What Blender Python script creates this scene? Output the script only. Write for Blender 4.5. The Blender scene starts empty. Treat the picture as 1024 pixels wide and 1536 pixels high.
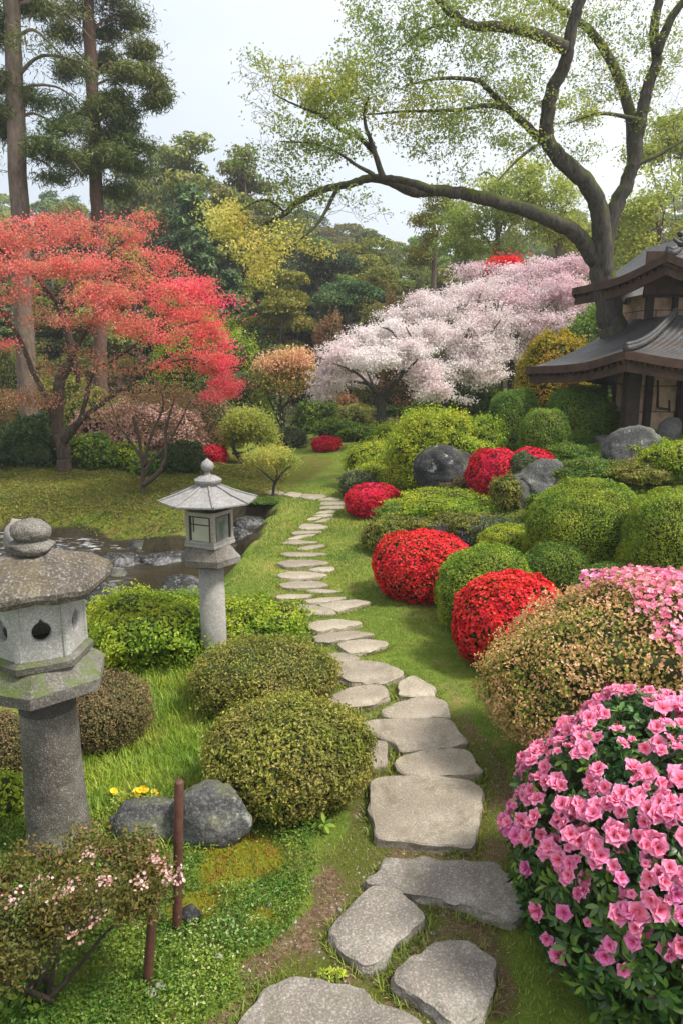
import bpy, math, random
import numpy as np
R = math.radians
sc = bpy.context.scene
# ---------------------------------------------------------------- camera
EYE = 2.2; PITCH = R(12.0); FPX = 26/36*1536
cam_d = bpy.data.cameras.new("camera"); cam = bpy.data.objects.new("camera", cam_d)
sc.collection.objects.link(cam); sc.camera = cam
cam_d.sensor_fit = 'VERTICAL'; cam_d.sensor_height = 36; cam_d.sensor_width = 24; cam_d.lens = 26
cam_d.clip_start = 0.05; cam_d.clip_end = 3000
cam.location = (0, 0, EYE); cam.rotation_euler = (R(90)-PITCH, 0, 0)
# ---------------------------------------------------------------- world
SUN_EL, SUN_AZ = R(56), R(108)          # azimuth measured from +Y towards +X
SUN_DIR = np.array([math.cos(SUN_EL)*math.sin(SUN_AZ), math.cos(SUN_EL)*math.cos(SUN_AZ), math.sin(SUN_EL)])
w = bpy.data.worlds.new("World"); sc.world = w; w.use_nodes = True
nt = w.node_tree; nt.nodes.clear()
def nd(t, typ, **kw):
    n = t.nodes.new(typ)
    for k, v in kw.items():
        if hasattr(n, k): setattr(n, k, v)
    return n
out = nd(nt, 'ShaderNodeOutputWorld'); bg = nd(nt, 'ShaderNodeBackground')
sky = nd(nt, 'ShaderNodeTexSky', sky_type='NISHITA', sun_disc=False, sun_elevation=SUN_EL, sun_rotation=SUN_AZ, air_density=1.2, dust_density=3.0)
tc = nd(nt, 'ShaderNodeTexCoord')
mp = nd(nt, 'ShaderNodeMapping'); mp.inputs['Scale'].default_value = (1.2, 1.2, 3.0)
nz = nd(nt, 'ShaderNodeTexNoise'); nz.inputs['Scale'].default_value = 1.6; nz.inputs['Detail'].default_value = 5; nz.inputs['Roughness'].default_value = .5
rp = nd(nt, 'ShaderNodeValToRGB'); rp.color_ramp.elements[0].position = .25; rp.color_ramp.elements[1].position = .75
rp.color_ramp.elements[0].color = (.66, .66, .66, 1); rp.color_ramp.elements[1].color = (.96, .96, .96, 1)
dotn = nd(nt, 'ShaderNodeVectorMath', operation='DOT_PRODUCT'); dotn.inputs[1].default_value = tuple(SUN_DIR)
mr = nd(nt, 'ShaderNodeMapRange'); mr.inputs['From Min'].default_value = -.12; mr.inputs['From Max'].default_value = .42
mr.inputs['To Min'].default_value = 0; mr.inputs['To Max'].default_value = 1
cm = nd(nt, 'ShaderNodeMix', data_type='RGBA')
cm.inputs[6].default_value = (3.6, 3.95, 4.35, 1); cm.inputs[7].default_value = (6.6, 6.6, 6.6, 1)
mx = nd(nt, 'ShaderNodeMix', data_type='RGBA')
L = nt.links.new
L(tc.outputs['Generated'], mp.inputs[0]); L(mp.outputs[0], nz.inputs[0]); L(nz.outputs[0], rp.inputs[0])
L(tc.outputs['Generated'], dotn.inputs[0]); L(dotn.outputs['Value'], mr.inputs[0]); L(mr.outputs[0], cm.inputs[0])
L(rp.outputs[0], mx.inputs[0]); L(sky.outputs[0], mx.inputs[6]); L(cm.outputs[2], mx.inputs[7])
L(mx.outputs[2], bg.inputs[0]); bg.inputs[1].default_value = 0.12; L(bg.outputs[0], out.inputs[0])
# ---------------------------------------------------------------- sun
sd = bpy.data.lights.new("sun", 'SUN'); so = bpy.data.objects.new("sun", sd); sc.collection.objects.link(so)
sd.energy = 3.2; sd.angle = R(12); sd.color = (1, .95, .86)
from mathutils import Vector, Matrix
so.rotation_euler = Vector(SUN_DIR).to_track_quat('Z', 'Y').to_euler()
sc.view_settings.view_transform = 'Standard'; sc.view_settings.look = 'None'; sc.view_settings.gamma = 1
sc.view_settings.exposure = 0.90
sc.cycles.max_bounces = 6; sc.cycles.diffuse_bounces = 3; sc.cycles.glossy_bounces = 3; sc.cycles.transmission_bounces = 4
sc.cycles.transparent_max_bounces = 6; sc.cycles.caustics_reflective = False; sc.cycles.caustics_refractive = False
sc.cycles.use_denoising = True; sc.cycles.sample_clamp_indirect = 4
# ---------------------------------------------------------------- numeric helpers
rng = np.random.default_rng(7)
def rays(px, py):
    x = (np.asarray(px, float)-512)/FPX; y = -(np.asarray(py, float)-768)/FPX
    return np.stack([x, math.cos(PITCH)+y*math.sin(PITCH), -math.sin(PITCH)+y*math.cos(PITCH)], -1)
def P(px, py, Y):                       # point seen in direction (px,py), Y metres ahead
    d = rays(px, py); return np.array([0, 0, EYE]) + d*(Y/d[..., 1:2] if d.ndim > 1 else Y/d[1])
def S(py, Y):                           # metres per photo pixel there
    d = rays(512, py); return Y/d[1]/FPX
def PZ(px, py, z):                      # point on the level z
    d = rays(px, py); t = (z-EYE)/d[..., 2]
    return np.array([0, 0, EYE]) + d*(t[..., None] if d.ndim > 1 else t)
def sstep(x, a, b):
    t = np.clip((x-a)/(b-a), 0, 1); return t*t*(3-2*t)
def _h(ix, iy, iz, s):
    n = (ix*374761393 + iy*668265263 + iz*2147483647 + s*1274126177) & 0xffffffff
    n = ((n ^ (n >> 13))*1274126177) & 0xffffffff
    return ((n ^ (n >> 16)) & 0xffff)/65535.0
def noise(p, scale=1.0, seed=0):        # value noise -1..1
    q = np.asarray(p, float)*scale; i = np.floor(q).astype(np.int64); f = q-i; f = f*f*(3-2*f)
    r = 0
    for dx in (0, 1):
        for dy in (0, 1):
            for dz in (0, 1):
                wgt = (f[..., 0] if dx else 1-f[..., 0])*(f[..., 1] if dy else 1-f[..., 1])*(f[..., 2] if dz else 1-f[..., 2])
                r = r + wgt*_h(i[..., 0]+dx, i[..., 1]+dy, i[..., 2]+dz, seed)
    return r*2-1
def fbm(p, scale=1.0, seed=0, o=3):
    r = 0; a = 1; 
    for k in range(o): r = r + a*noise(p, scale*2**k, seed+k); a *= .5
    return r
def unit(v): return v/np.maximum(np.linalg.norm(v, axis=-1, keepdims=True), 1e-9)
def catmull(pts, n=6):
    p = np.asarray(pts, float)
    if len(p) < 3: 
        t = np.linspace(0, 1, n+1)[:, None]; return p[0]*(1-t)+p[-1]*t
    q = np.vstack([2*p[0]-p[1], p, 2*p[-1]-p[-2]]); o = []
    for i in range(1, len(q)-2):
        for k in range(n):
            t = k/n; a, b, c, d = q[i-1], q[i], q[i+1], q[i+2]
            o.append(.5*((2*b)+(-a+c)*t+(2*a-5*b+4*c-d)*t*t+(-a+3*b-3*c+d)*t**3))
    o.append(q[-2]); return np.array(o)
# ---------------------------------------------------------------- terrain height
POND_PX = [(-260, 798), (-60, 800), (60, 806), (130, 818), (200, 828), (262, 832), (318, 812), (340, 790), (360, 780),
           (386, 780), (382, 792), (366, 812), (348, 842), (322, 872), (296, 900), (240, 925), (160, 950), (40, 960), (-200, 960), (-500, 900)]
WATER_Z = -0.28
POND = PZ(np.array([p[0] for p in POND_PX]), np.array([p[1] for p in POND_PX]), WATER_Z)[:, :2]
def poly_sd(x, y, poly):                # signed distance, negative inside
    x = np.asarray(x, float); y = np.asarray(y, float)
    d = np.full(x.shape, 1e9); inside = np.zeros(x.shape, bool); n = len(poly)
    for i in range(n):
        ax, ay = poly[i]; bx, by = poly[(i+1) % n]; ex, ey = bx-ax, by-ay
        t = np.clip(((x-ax)*ex+(y-ay)*ey)/(ex*ex+ey*ey), 0, 1)
        d = np.minimum(d, np.hypot(x-ax-t*ex, y-ay-t*ey))
        c = ((ay > y) != (by > y)) & (x < (bx-ax)*(y-ay)/((by-ay) if by != ay else 1e-9)+ax)
        inside ^= c
    return np.where(inside, -d, d)
def path_x(y): return np.interp(y, [0, 1.6, 2.2, 3.3, 4.2, 5.3, 7.1, 9, 11, 12], [0, .05, .28, .42, .33, .05, -.2, -.4, 0, -.2])
def height(x, y):
    x = np.asarray(x, float); y = np.asarray(y, float)
    p3 = np.stack([x, y, 0*x], -1)
    sdp = poly_sd(x, y, POND)
    sdp = sdp+.14*noise(p3, 2.3, 17)+.06*noise(p3, 6, 18)
    z = 0.02*noise(p3, 1.3, 3)*sstep(np.abs(x-path_x(y)), .3, .9)
    z += .012*noise(p3, 5, 9)
    # left side falls a little from the path to the pond
    dl = path_x(y)-x
    z -= .28*sstep(dl, .8, 3.2)*sstep(y, 2.0, 5.0)*(1-sstep(y, 9.5, 11))
    # right hillside
    xe = np.interp(y, [0, 3, 5, 6, 7, 8.5, 9, 11, 13, 16, 25, 60], [1.5, 1.8, 1.9, 1.6, 1.3, .62, .38, .5, .9, 1.6, 2.4, 3])
    e = x-xe+.10*noise(p3, 2.2, 21)
    st = .26*sstep(y, 7.2, 8.6)*(1-sstep(y, 10.6, 13))
    hill = st*sstep(e, 0, .28)+np.clip(.19*e, 0, 1.25)*sstep(e, 0, 1.5)*sstep(y, 4.5, 8)
    z += hill + .05*fbm(p3, .9, 5)*sstep(e, .3, 1.2)
    # lawn swells behind the path
    z += .25*sstep(y, 12.5, 20)*sstep(x, -3, 2)
    # mossy bank across the pond
    lb = sstep(-x, .6, 3)*sstep(y, 10.5, 13)
    z += lb*(.14+.10*noise(p3, .8, 31)+.05*noise(p3, 2.1, 33)+.02*noise(p3, 5, 34))
    # pond bed
    near = 1-sstep(sdp, 0, .9)
    z = z*(1-near*.0) + (-0.50-z)*(1-sstep(sdp, -.25, .42+.18*noise(p3, .9, 41)))
    # distant wooded slope
    yy = np.clip(y-21, 0, 95)
    z += .085*yy*sstep(yy, 0, 25) + .35*fbm(p3, .12, 51)*sstep(y, 24, 40)
    z += .05*np.clip(y-14, 0, 20)*sstep(x, 2.5, 6)
    return z
def H(x, y): return float(height(np.array([x]), np.array([y]))[0])
def G(px, py):                          # where the view ray meets the terrain
    d = rays(px, py); ys = np.concatenate([np.arange(.8, 30, .02), np.arange(30, 130, .2)])
    pts = np.array([0, 0, EYE])+d[None]*(ys/d[1])[:, None]
    below = pts[:, 2] < height(pts[:, 0], pts[:, 1])
    k = int(np.argmax(below)) if below.any() else len(ys)-1
    p = pts[k]; return np.array([p[0], p[1], H(p[0], p[1])])
# ---------------------------------------------------------------- objects
def link(o): sc.collection.objects.link(o); return o
def tag(o, label=None, cat=None, group=None, kind=None):
    for k, v in (('label', label), ('category', cat), ('group', group), ('kind', kind)):
        if v: o[k] = v
    return o
def thing(name, loc, label, cat, group=None, rz=0):
    o = link(bpy.data.objects.new(name, None)); o.location = tuple(map(float, loc)); o.rotation_euler.z = rz; o.empty_display_size = .1
    return tag(o, label, cat, group)
def copy_tree(o, parent=None):
    c = o.copy(); link(c); c.parent = parent
    for ch in o.children: copy_tree(ch, c)
    return c
class MB:
    def __init__(s): s.v = []; s.q = []; s.t = []; s.a = []; s.b = []; s.n = 0; s.qs = []; s.ts = []; s.qm = []; s.tm = []
    def add(s, v, quads=None, tris=None, a=0.5, b=0.5, smooth=True, mi=0):
        v = np.asarray(v, float).reshape(-1, 3); s.v.append(v)
        s.a.append(np.broadcast_to(np.asarray(a, float), (len(v),))); s.b.append(np.broadcast_to(np.asarray(b, float), (len(v),)))
        if quads is not None and len(quads): q = np.asarray(quads, np.int64)+s.n; s.q.append(q); s.qs.append(np.full(len(q), smooth)); s.qm.append(np.full(len(q), mi))
        if tris is not None and len(tris): t = np.asarray(tris, np.int64)+s.n; s.t.append(t); s.ts.append(np.full(len(t), smooth)); s.tm.append(np.full(len(t), mi))
        s.n += len(v)
    def build(s, name, mats, parent=None, local=False):
        me = bpy.data.meshes.new(name); v = np.concatenate(s.v)
        if parent is not None and not local:
            pt = parent
            off = np.array(pt.location) 
            while pt.parent: pt = pt.parent; off = off+np.array(pt.location)
            v = v-off
            if parent.rotation_euler.z and parent.parent is None:
                c, sn = math.cos(-parent.rotation_euler.z), math.sin(-parent.rotation_euler.z)
                v = np.stack([v[:, 0]*c-v[:, 1]*sn, v[:, 0]*sn+v[:, 1]*c, v[:, 2]], 1)
        q = np.concatenate(s.q) if s.q else np.zeros((0, 4), int); t = np.concatenate(s.t) if s.t else np.zeros((0, 3), int)
        me.vertices.add(len(v)); me.vertices.foreach_set('co', v.astype(np.float32).ravel())
        lv = np.concatenate([q.ravel(), t.ravel()]).astype(np.int32)
        me.loops.add(len(lv)); me.loops.foreach_set('vertex_index', lv)
        me.polygons.add(len(q)+len(t))
        ls = np.concatenate([np.arange(len(q))*4, len(q)*4+np.arange(len(t))*3]).astype(np.int32)
        me.polygons.foreach_set('loop_start', ls)
        sm = np.concatenate(([*s.qs] or [np.zeros(0, bool)])+([*s.ts] or [np.zeros(0, bool)]))
        me.polygons.foreach_set('use_smooth', sm.astype(bool))
        mi = np.concatenate(([*s.qm] or [np.zeros(0, int)])+([*s.tm] or [np.zeros(0, int)]))
        me.polygons.foreach_set('material_index', mi.astype(np.int32))
        for nm, arr in (('v', s.a), ('r', s.b)):
            at = me.attributes.new(nm, 'FLOAT', 'POINT'); at.data.foreach_set('value', np.concatenate(arr).astype(np.float32))
        me.update(calc_edges=True)
        for m in (mats if isinstance(mats, (list, tuple)) else [mats]): me.materials.append(m)
        o = link(bpy.data.objects.new(name, me)); o.parent = parent
        return o
# shapes -----------------------------------------------------------
def tube(mb, pts, rad, sides=8, a=.5, b=.5, mi=0, wob=0, cap=True):
    pts = np.asarray(pts, float); n = len(pts); rad = np.broadcast_to(np.asarray(rad, float), (n,))
    tan = unit(np.gradient(pts, axis=0))
    ref = np.array([0, 0, 1.]) if abs(tan[0, 2]) < .9 else np.array([1., 0, 0])
    u = unit(np.cross(tan[0], ref)); U = [u]
    for i in range(1, n): u = unit(u-tan[i]*np.dot(u, tan[i])); U.append(u)
    U = np.array(U); V = np.cross(tan, U)
    an = np.arange(sides)/sides*2*math.pi
    rr = rad[:, None]*np.ones(sides)
    if wob: 
        sl = np.r_[0, np.cumsum(np.linalg.norm(np.diff(pts, axis=0), axis=1))]/max(rad.max()*3.2, .02)
        rr = rr*(1+wob*noise(np.stack([np.cos(an)[None]*1.2+0*rad[:, None], np.sin(an)[None]*1.2+0*rad[:, None], sl[:, None]+0*an[None]], -1), 1, int(abs(pts[0, 0])*97) % 97))
    v = pts[:, None]+rr[..., None]*(np.cos(an)[None, :, None]*U[:, None]+np.sin(an)[None, :, None]*V[:, None])
    i = np.arange(n-1)[:, None]*sides; j = np.arange(sides)[None]; k = (j+1) % sides
    q = np.stack([i+j, i+k, i+k+sides, i+j+sides], -1).reshape(-1, 4)
    vv = v.reshape(-1, 3); tr = None
    if cap:
        vv = np.vstack([vv, pts[0], pts[-1]]); m = n*sides; jj = np.arange(sides)
        tr = np.vstack([np.stack([np.full(sides, m), (jj+1) % sides, jj], 1), np.stack([np.full(sides, m+1), (n-1)*sides+jj, (n-1)*sides+(jj+1) % sides], 1)])
    mb.add(vv, q, tr, a=a, b=b, mi=mi)
def loft(mb, c, rings, n, rot=0, cap=True, smooth=False, sq=None, mi=0, a=.5):
    """rings: (radius, z); n-gon stack"""
    an = rot+np.arange(n)/n*2*math.pi; v = []
    for r, z in rings: v.append(np.stack([c[0]+r*np.sin(an), c[1]-r*np.cos(an), np.full(n, c[2]+z)], 1))
    v = np.concatenate(v); m = len(rings)
    i = np.arange(m-1)[:, None]*n; j = np.arange(n)[None]; k = (j+1) % n
    q = np.stack([i+j, i+k, i+k+n, i+j+n], -1).reshape(-1, 4); tr = None
    if cap:
        v = np.vstack([v, [c[0], c[1], c[2]+rings[0][1]], [c[0], c[1], c[2]+rings[-1][1]]]); jj = np.arange(n)
        tr = np.vstack([np.stack([np.full(n, m*n), (jj+1) % n, jj], 1), np.stack([np.full(n, m*n+1), (m-1)*n+jj, (m-1)*n+(jj+1) % n], 1)])
    mb.add(v, q, tr, smooth=smooth, mi=mi, a=a)
def box(mb, c, s, rz=0, mi=0, bev=.0, axes=None):
    x, y, z = np.array(s)/2; b = min(bev, x*.4, y*.4, z*.4)
    if b <= 0:
        v = np.array([(i, j, k) for i in (-x, x) for j in (-y, y) for k in (-z, z)])
        q = [(0, 1, 3, 2), (4, 6, 7, 5), (0, 4, 5, 1), (2, 3, 7, 6), (0, 2, 6, 4), (1, 5, 7, 3)]; tr = None
    else:
        ring = [(-x+b, -y), (x-b, -y), (x, -y+b), (x, y-b), (x-b, y), (-x+b, y), (-x, y-b), (-x, -y+b)]
        inner = [(np.sign(p[0])*(abs(p[0])-b if abs(p[0]) > x-b/2 else min(abs(p[0]), x-b)), np.sign(p[1])*(abs(p[1])-b if abs(p[1]) > y-b/2 else min(abs(p[1]), y-b))) for p in ring]
        v = []
        for zz, rr in ((-z, inner), (-z+b, ring), (z-b, ring), (z, inner)): v += [(p[0], p[1], zz) for p in rr]
        v += [(0, 0, -z), (0, 0, z)]; v = np.array(v); q = []
        for r_ in range(3):
            for j in range(8): q.append((r_*8+j, r_*8+(j+1) % 8, (r_+1)*8+(j+1) % 8, (r_+1)*8+j))
        tr = [(32, (j+1) % 8, j) for j in range(8)]+[(33, 24+j, 24+(j+1) % 8) for j in range(8)]
    if axes is not None: v = v@np.array(axes)
    else:
        cc, ss = math.cos(rz), math.sin(rz); v = np.stack([v[:, 0]*cc-v[:, 1]*ss, v[:, 0]*ss+v[:, 1]*cc, v[:, 2]], 1)
    mb.add(v+np.array(c), q, tr, smooth=False, mi=mi)
def beam(mb, p, q, w, h, mi=0, bev=.004):
    p = np.array(p, float); q = np.array(q, float); d = q-p; l = np.linalg.norm(d); d /= l
    s_ = unit(np.cross(d, [0, 0, 1.])) if abs(d[2]) < .99 else np.array([1., 0, 0]); u = np.cross(s_, d)
    box(mb, (p+q)/2, (l, w, h), axes=[d, s_, u], mi=mi, bev=bev)
def leaves(mb, p, nrm, size, ratio=.5, tilt=.8, a=None, b=None, fold=.18, mi=0, rg=None, drop=0):
    rg = rg or rng; n = len(p); size = np.broadcast_to(np.asarray(size, float), (n,))[:, None]
    N = unit(np.asarray(nrm, float)+tilt*rg.normal(size=(n, 3)))
    T = rg.normal(size=(n, 3)); T[:, 2] -= drop; T = unit(T-N*(T*N).sum(1, keepdims=True)); B = np.cross(N, T)
    s = size*(.7+.6*rg.random((n, 1)))
    v = np.stack([p-T*s*.5, p+B*s*ratio*.5+N*s*fold, p+T*s*.5, p-B*s*ratio*.5+N*s*fold], 1)
    if a is None: a = rg.random(n)
    if b is None: b = rg.random(n)
    mb.add(v.reshape(-1, 3), np.arange(4*n).reshape(-1, 4), a=np.repeat(np.broadcast_to(a, (n,)), 4), b=np.repeat(np.broadcast_to(b, (n,)), 4), smooth=False, mi=mi)
def blooms(mb, p, nrm, size, petals=5, tilt=.35, a=None, mi=0, cup=.3, rg=None, wide=.42):
    rg = rg or rng; n = len(p); s = (size*(.75+.5*rg.random(n)))[:, None]
    N = unit(nrm+tilt*rg.normal(size=(n, 3))); T = rg.normal(size=(n, 3)); T = unit(T-N*(T*N).sum(1, keepdims=True)); B = np.cross(N, T)
    if a is None: a = rg.random(n)
    for k in range(petals):
        th = 2*math.pi*k/petals; d = T*math.cos(th)+B*math.sin(th); e = -T*math.sin(th)+B*math.cos(th)
        v = np.stack([p, p+(d*.33+e*wide*.5)*s+N*s*cup*.6, p+d*s*.5+N*s*cup*.5, p+(d*.33-e*wide*.5)*s+N*s*cup*.6], 1)
        mb.add(v.reshape(-1, 3), np.arange(4*n).reshape(-1, 4), a=np.repeat(a, 4), b=np.tile([0, .8, 1, .8], n), smooth=False, mi=mi)
# ---------------------------------------------------------------- materials
MATS = {}
def newmat(name):
    m = bpy.data.materials.new(name); m.use_nodes = True; t = m.node_tree; t.nodes.clear(); MATS[name] = m
    o = nd(t, 'ShaderNodeOutputMaterial'); return m, t, o
def ramp(t, stops, fac):
    r = nd(t, 'ShaderNodeValToRGB'); e = r.color_ramp.elements
    while len(e) < len(stops): e.new(.5)
    for i, (p, c) in enumerate(stops): e[i].position = p; e[i].color = (*c, 1)
    t.links.new(fac, r.inputs[0]); return r.outputs[0]
def nois(t, scale, detail=4, rough=.55, vec=None, dist=0):
    n = nd(t, 'ShaderNodeTexNoise'); n.inputs['Scale'].default_value = scale; n.inputs['Detail'].default_value = detail
    n.inputs['Roughness'].default_value = rough; n.inputs['Distortion'].default_value = dist
    if vec is None: vec = nd(t, 'ShaderNodeTexCoord').outputs['Object']
    t.links.new(vec, n.inputs['Vector']); return n.outputs[0]
def mixc(t, f, a, b, mode='MIX'):
    m = nd(t, 'ShaderNodeMix', data_type='RGBA', blend_type=mode)
    for s, v in ((0, f), (6, a), (7, b)):
        if isinstance(v, (int, float)): m.inputs[s].default_value = v
        elif isinstance(v, tuple): m.inputs[s].default_value = (*v, 1)
        else: t.links.new(v, m.inputs[s])
    return m.outputs[2]
def mth(t, op, a, b=0, c=0):
    m = nd(t, 'ShaderNodeMath', operation=op)
    for i, v in enumerate((a, b, c)):
        if isinstance(v, (int, float)): m.inputs[i].default_value = v
        else: t.links.new(v, m.inputs[i])
    return m.outputs[0]
def principled(t, o, col, rough=.7, spec=.3, bump=None, bs=.4, bd=.02, metal=0):
    p = nd(t, 'ShaderNodeBsdfPrincipled')
    if isinstance(col, tuple): p.inputs['Base Color'].default_value = (*col, 1)
    else: t.links.new(col, p.inputs['Base Color'])
    if isinstance(rough, (int, float)): p.inputs['Roughness'].default_value = rough
    else: t.links.new(rough, p.inputs['Roughness'])
    p.inputs['Specular IOR Level'].default_value = spec; p.inputs['Metallic'].default_value = metal
    if bump is not None:
        b = nd(t, 'ShaderNodeBump'); b.inputs['Strength'].default_value = bs; b.inputs['Distance'].default_value = bd
        t.links.new(bump, b.inputs['Height']); t.links.new(b.outputs[0], p.inputs['Normal'])
    t.links.new(p.outputs[0], o.inputs[0]); return p
def attr(t, n): 
    a = nd(t, 'ShaderNodeAttribute', attribute_name=n); return a.outputs['Fac']
def leafmat(name, stops, trans=.35, patch=2.0, amt=.35, rough=.5, objrand=False, spec=.3, patchcol=None, hue=.05):
    m, t, o = newmat(name)
    c = ramp(t, stops, attr(t, 'v'))
    n = nois(t, patch, 3)
    n2 = nd(t, 'ShaderNodeMapRange'); t.links.new(n, n2.inputs[0]); n2.inputs[1].default_value = .35; n2.inputs[2].default_value = .65
    if patchcol: c = mixc(t, mth(t, 'MULTIPLY', n2.outputs[0], amt), c, patchcol)
    else:
        k = nd(t, 'ShaderNodeHueSaturation'); t.links.new(c, k.inputs['Color'])
        t.links.new(mth(t, 'MULTIPLY_ADD', n2.outputs[0], hue, .5-hue/2), k.inputs['Hue']); t.links.new(mth(t, 'MULTIPLY_ADD', n2.outputs[0], -amt, 1+amt/2), k.inputs['Value']); c = k.outputs[0]
    if objrand:
        oi = nd(t, 'ShaderNodeObjectInfo'); k = nd(t, 'ShaderNodeHueSaturation'); t.links.new(c, k.inputs['Color'])
        t.links.new(mth(t, 'MULTIPLY_ADD', oi.outputs['Random'], .05, .475), k.inputs['Hue'])
        t.links.new(mth(t, 'MULTIPLY_ADD', oi.outputs['Random'], .6, .7), k.inputs['Value']); c = k.outputs[0]
    p = nd(t, 'ShaderNodeBsdfPrincipled'); t.links.new(c, p.inputs['Base Color']); p.inputs['Roughness'].default_value = rough; p.inputs['Specular IOR Level'].default_value = spec
    tr = nd(t, 'ShaderNodeBsdfTranslucent'); t.links.new(c, tr.inputs[0])
    mxs = nd(t, 'ShaderNodeMixShader'); mxs.inputs[0].default_value = trans
    t.links.new(p.outputs[0], mxs.inputs[1]); t.links.new(tr.outputs[0], mxs.inputs[2]); t.links.new(mxs.outputs[0], o.inputs[0]); return m
def barkmat(name, c1, c2, moss=None, scale=6, mossamt=.5):
    m, t, o = newmat(name); tcn = nd(t, 'ShaderNodeTexCoord').outputs['Object']
    mpn = nd(t, 'ShaderNodeMapping'); mpn.inputs['Scale'].default_value = (1, 1, .35); t.links.new(tcn, mpn.inputs[0])
    n = nois(t, scale*4, 6, .7, mpn.outputs[0]); c = ramp(t, [(.3, c1), (.7, c2)], n)
    if moss:
        g = nd(t, 'ShaderNodeNewGeometry'); sp = nd(t, 'ShaderNodeSeparateXYZ'); t.links.new(g.outputs['Normal'], sp.inputs[0])
        nn = nois(t, scale*.7, 5); f = mth(t, 'ADD', mth(t, 'MULTIPLY', sp.outputs[2], .35), nn)
        f2 = nd(t, 'ShaderNodeMapRange'); t.links.new(f, f2.inputs[0]); f2.inputs[1].default_value = .55; f2.inputs[2].default_value = .72; f2.inputs[4].default_value = mossamt
        c = mixc(t, f2.outputs[0], c, moss)
    principled(t, o, c, .9, .15, n, .9, .03); return m
def stonemat(name, base, dark, light, moss=None, mossamt=.6, mscale=4, speck=160, bump=.5, lich=None, vary=0, stain=None):
    m, t, o = newmat(name)
    n1 = nois(t, 3, 6, .6); n2 = nois(t, speck, 3, .7); n3 = nois(t, 22, 6, .7)
    c = ramp(t, [(.3, dark), (.5, base), (.72, light)], n1)
    c = mixc(t, ramp(t, [(.42, (0, 0, 0)), (.56, (1, 1, 1))], n2), mixc(t, .55, c, dark), c)
    c = mixc(t, ramp(t, [(.55, (0, 0, 0)), (.66, (.75,)*3)], n2), c, light)
    c = mixc(t, ramp(t, [(.35, (0, 0, 0)), (.65, (.6,)*3)], n3), c, mixc(t, .5, c, dark))
    if stain: c = mixc(t, ramp(t, [(.50, (0,)*3), (.70, (.65,)*3)], nois(t, 5, 7, .7, dist=.5)), c, stain)
    if vary:
        oi = nd(t, 'ShaderNodeObjectInfo'); k = nd(t, 'ShaderNodeHueSaturation'); t.links.new(c, k.inputs['Color']); t.links.new(mth(t, 'MULTIPLY_ADD', oi.outputs['Random'], vary, 1-vary*.6), k.inputs['Value']); c = k.outputs[0]
    if lich:
        vo = nois(t, 7, 6, .7); c = mixc(t, ramp(t, [(.60, (0, 0, 0)), (.66, (.85,)*3)], vo), c, lich)
    if moss:
        g = nd(t, 'ShaderNodeNewGeometry'); sp = nd(t, 'ShaderNodeSeparateXYZ'); t.links.new(g.outputs['Normal'], sp.inputs[0])
        nn = nois(t, mscale, 5, .6); f = mth(t, 'ADD', mth(t, 'MULTIPLY', sp.outputs[2], .22), nn)
        f2 = nd(t, 'ShaderNodeMapRange'); t.links.new(f, f2.inputs[0]); f2.inputs[1].default_value = .62; f2.inputs[2].default_value = .76; f2.inputs[4].default_value = mossamt
        c = mixc(t, f2.outputs[0], c, moss)
    hb = mth(t, 'ADD', mth(t, 'MULTIPLY', n2, .35), n3)
    principled(t, o, c, .88, .2, hb, bump, .012); return m
def build_haze():
    m, t, o = newmat("air_haze"); v = nd(t, 'ShaderNodeVolumePrincipled'); v.inputs['Color'].default_value = (.90, .95, 1, 1); v.inputs['Density'].default_value = .0013; v.inputs['Anisotropy'].default_value = .2
    t.links.new(v.outputs[0], o.inputs['Volume']); mb = MB(); box(mb, (0, 90, 17), (900, 240, 44)); tag(mb.build("haze", m), "thin pale haze in the air over the garden and the woods", "haze", kind="stuff")
build_haze()
# ================================================================ setting: ground
def seg_dist(x, y, pts):
    d = np.full(x.shape, 1e9)
    for (ax, ay), (bx, by) in zip(pts[:-1], pts[1:]):
        ex, ey = bx-ax, by-ay; t = np.clip(((x-ax)*ex+(y-ay)*ey)/(ex*ex+ey*ey), 0, 1)
        d = np.minimum(d, np.hypot(x-ax-t*ex, y-ay-t*ey))
    return d
DIRT_LINE = [tuple(PZ(a, b, 0)[:2]) for a, b in ((470, 1640), (560, 1480), (625, 1340), (640, 1210), (630, 1110), (610, 1040))]
def dirt_mask(x, y):
    p3 = np.stack([x, y, 0*x], -1); d = seg_dist(x, y, DIRT_LINE)+.07*noise(p3, 6, 61)+.04*noise(p3, 17, 62)
    m = 1-sstep(d, .36, .50)
    m = m*(1-sstep(y, 3.8, 4.8))
    ex, ey = PZ(760, 652, 1.0)[:2]; m = np.maximum(m, .9*(1-sstep(np.hypot((x-2.5)/1.3, (y-11.3)/.5), .6, 1)))
    return np.clip(m, 0, 1)
MOSS_SPOTS = [((330, 1275), (.30, .16)), ((368, 1300), (.2, .2)), ((300, 1375), (.13, .10)), ((395, 1395), (.10, .06)), ((345, 1330), (.16, .12))]
def moss_mask(x, y):
    p3 = np.stack([x, y, 0*x], -1); m = np.zeros(x.shape)
    for (a, b), (rx, ry) in MOSS_SPOTS:
        c = PZ(a, b, -.05); m = np.maximum(m, 1-sstep(np.hypot((x-c[0])/rx, (y-c[1])/ry)+.35*noise(p3, 9, 71), .55, 1.1))
    return m
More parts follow.
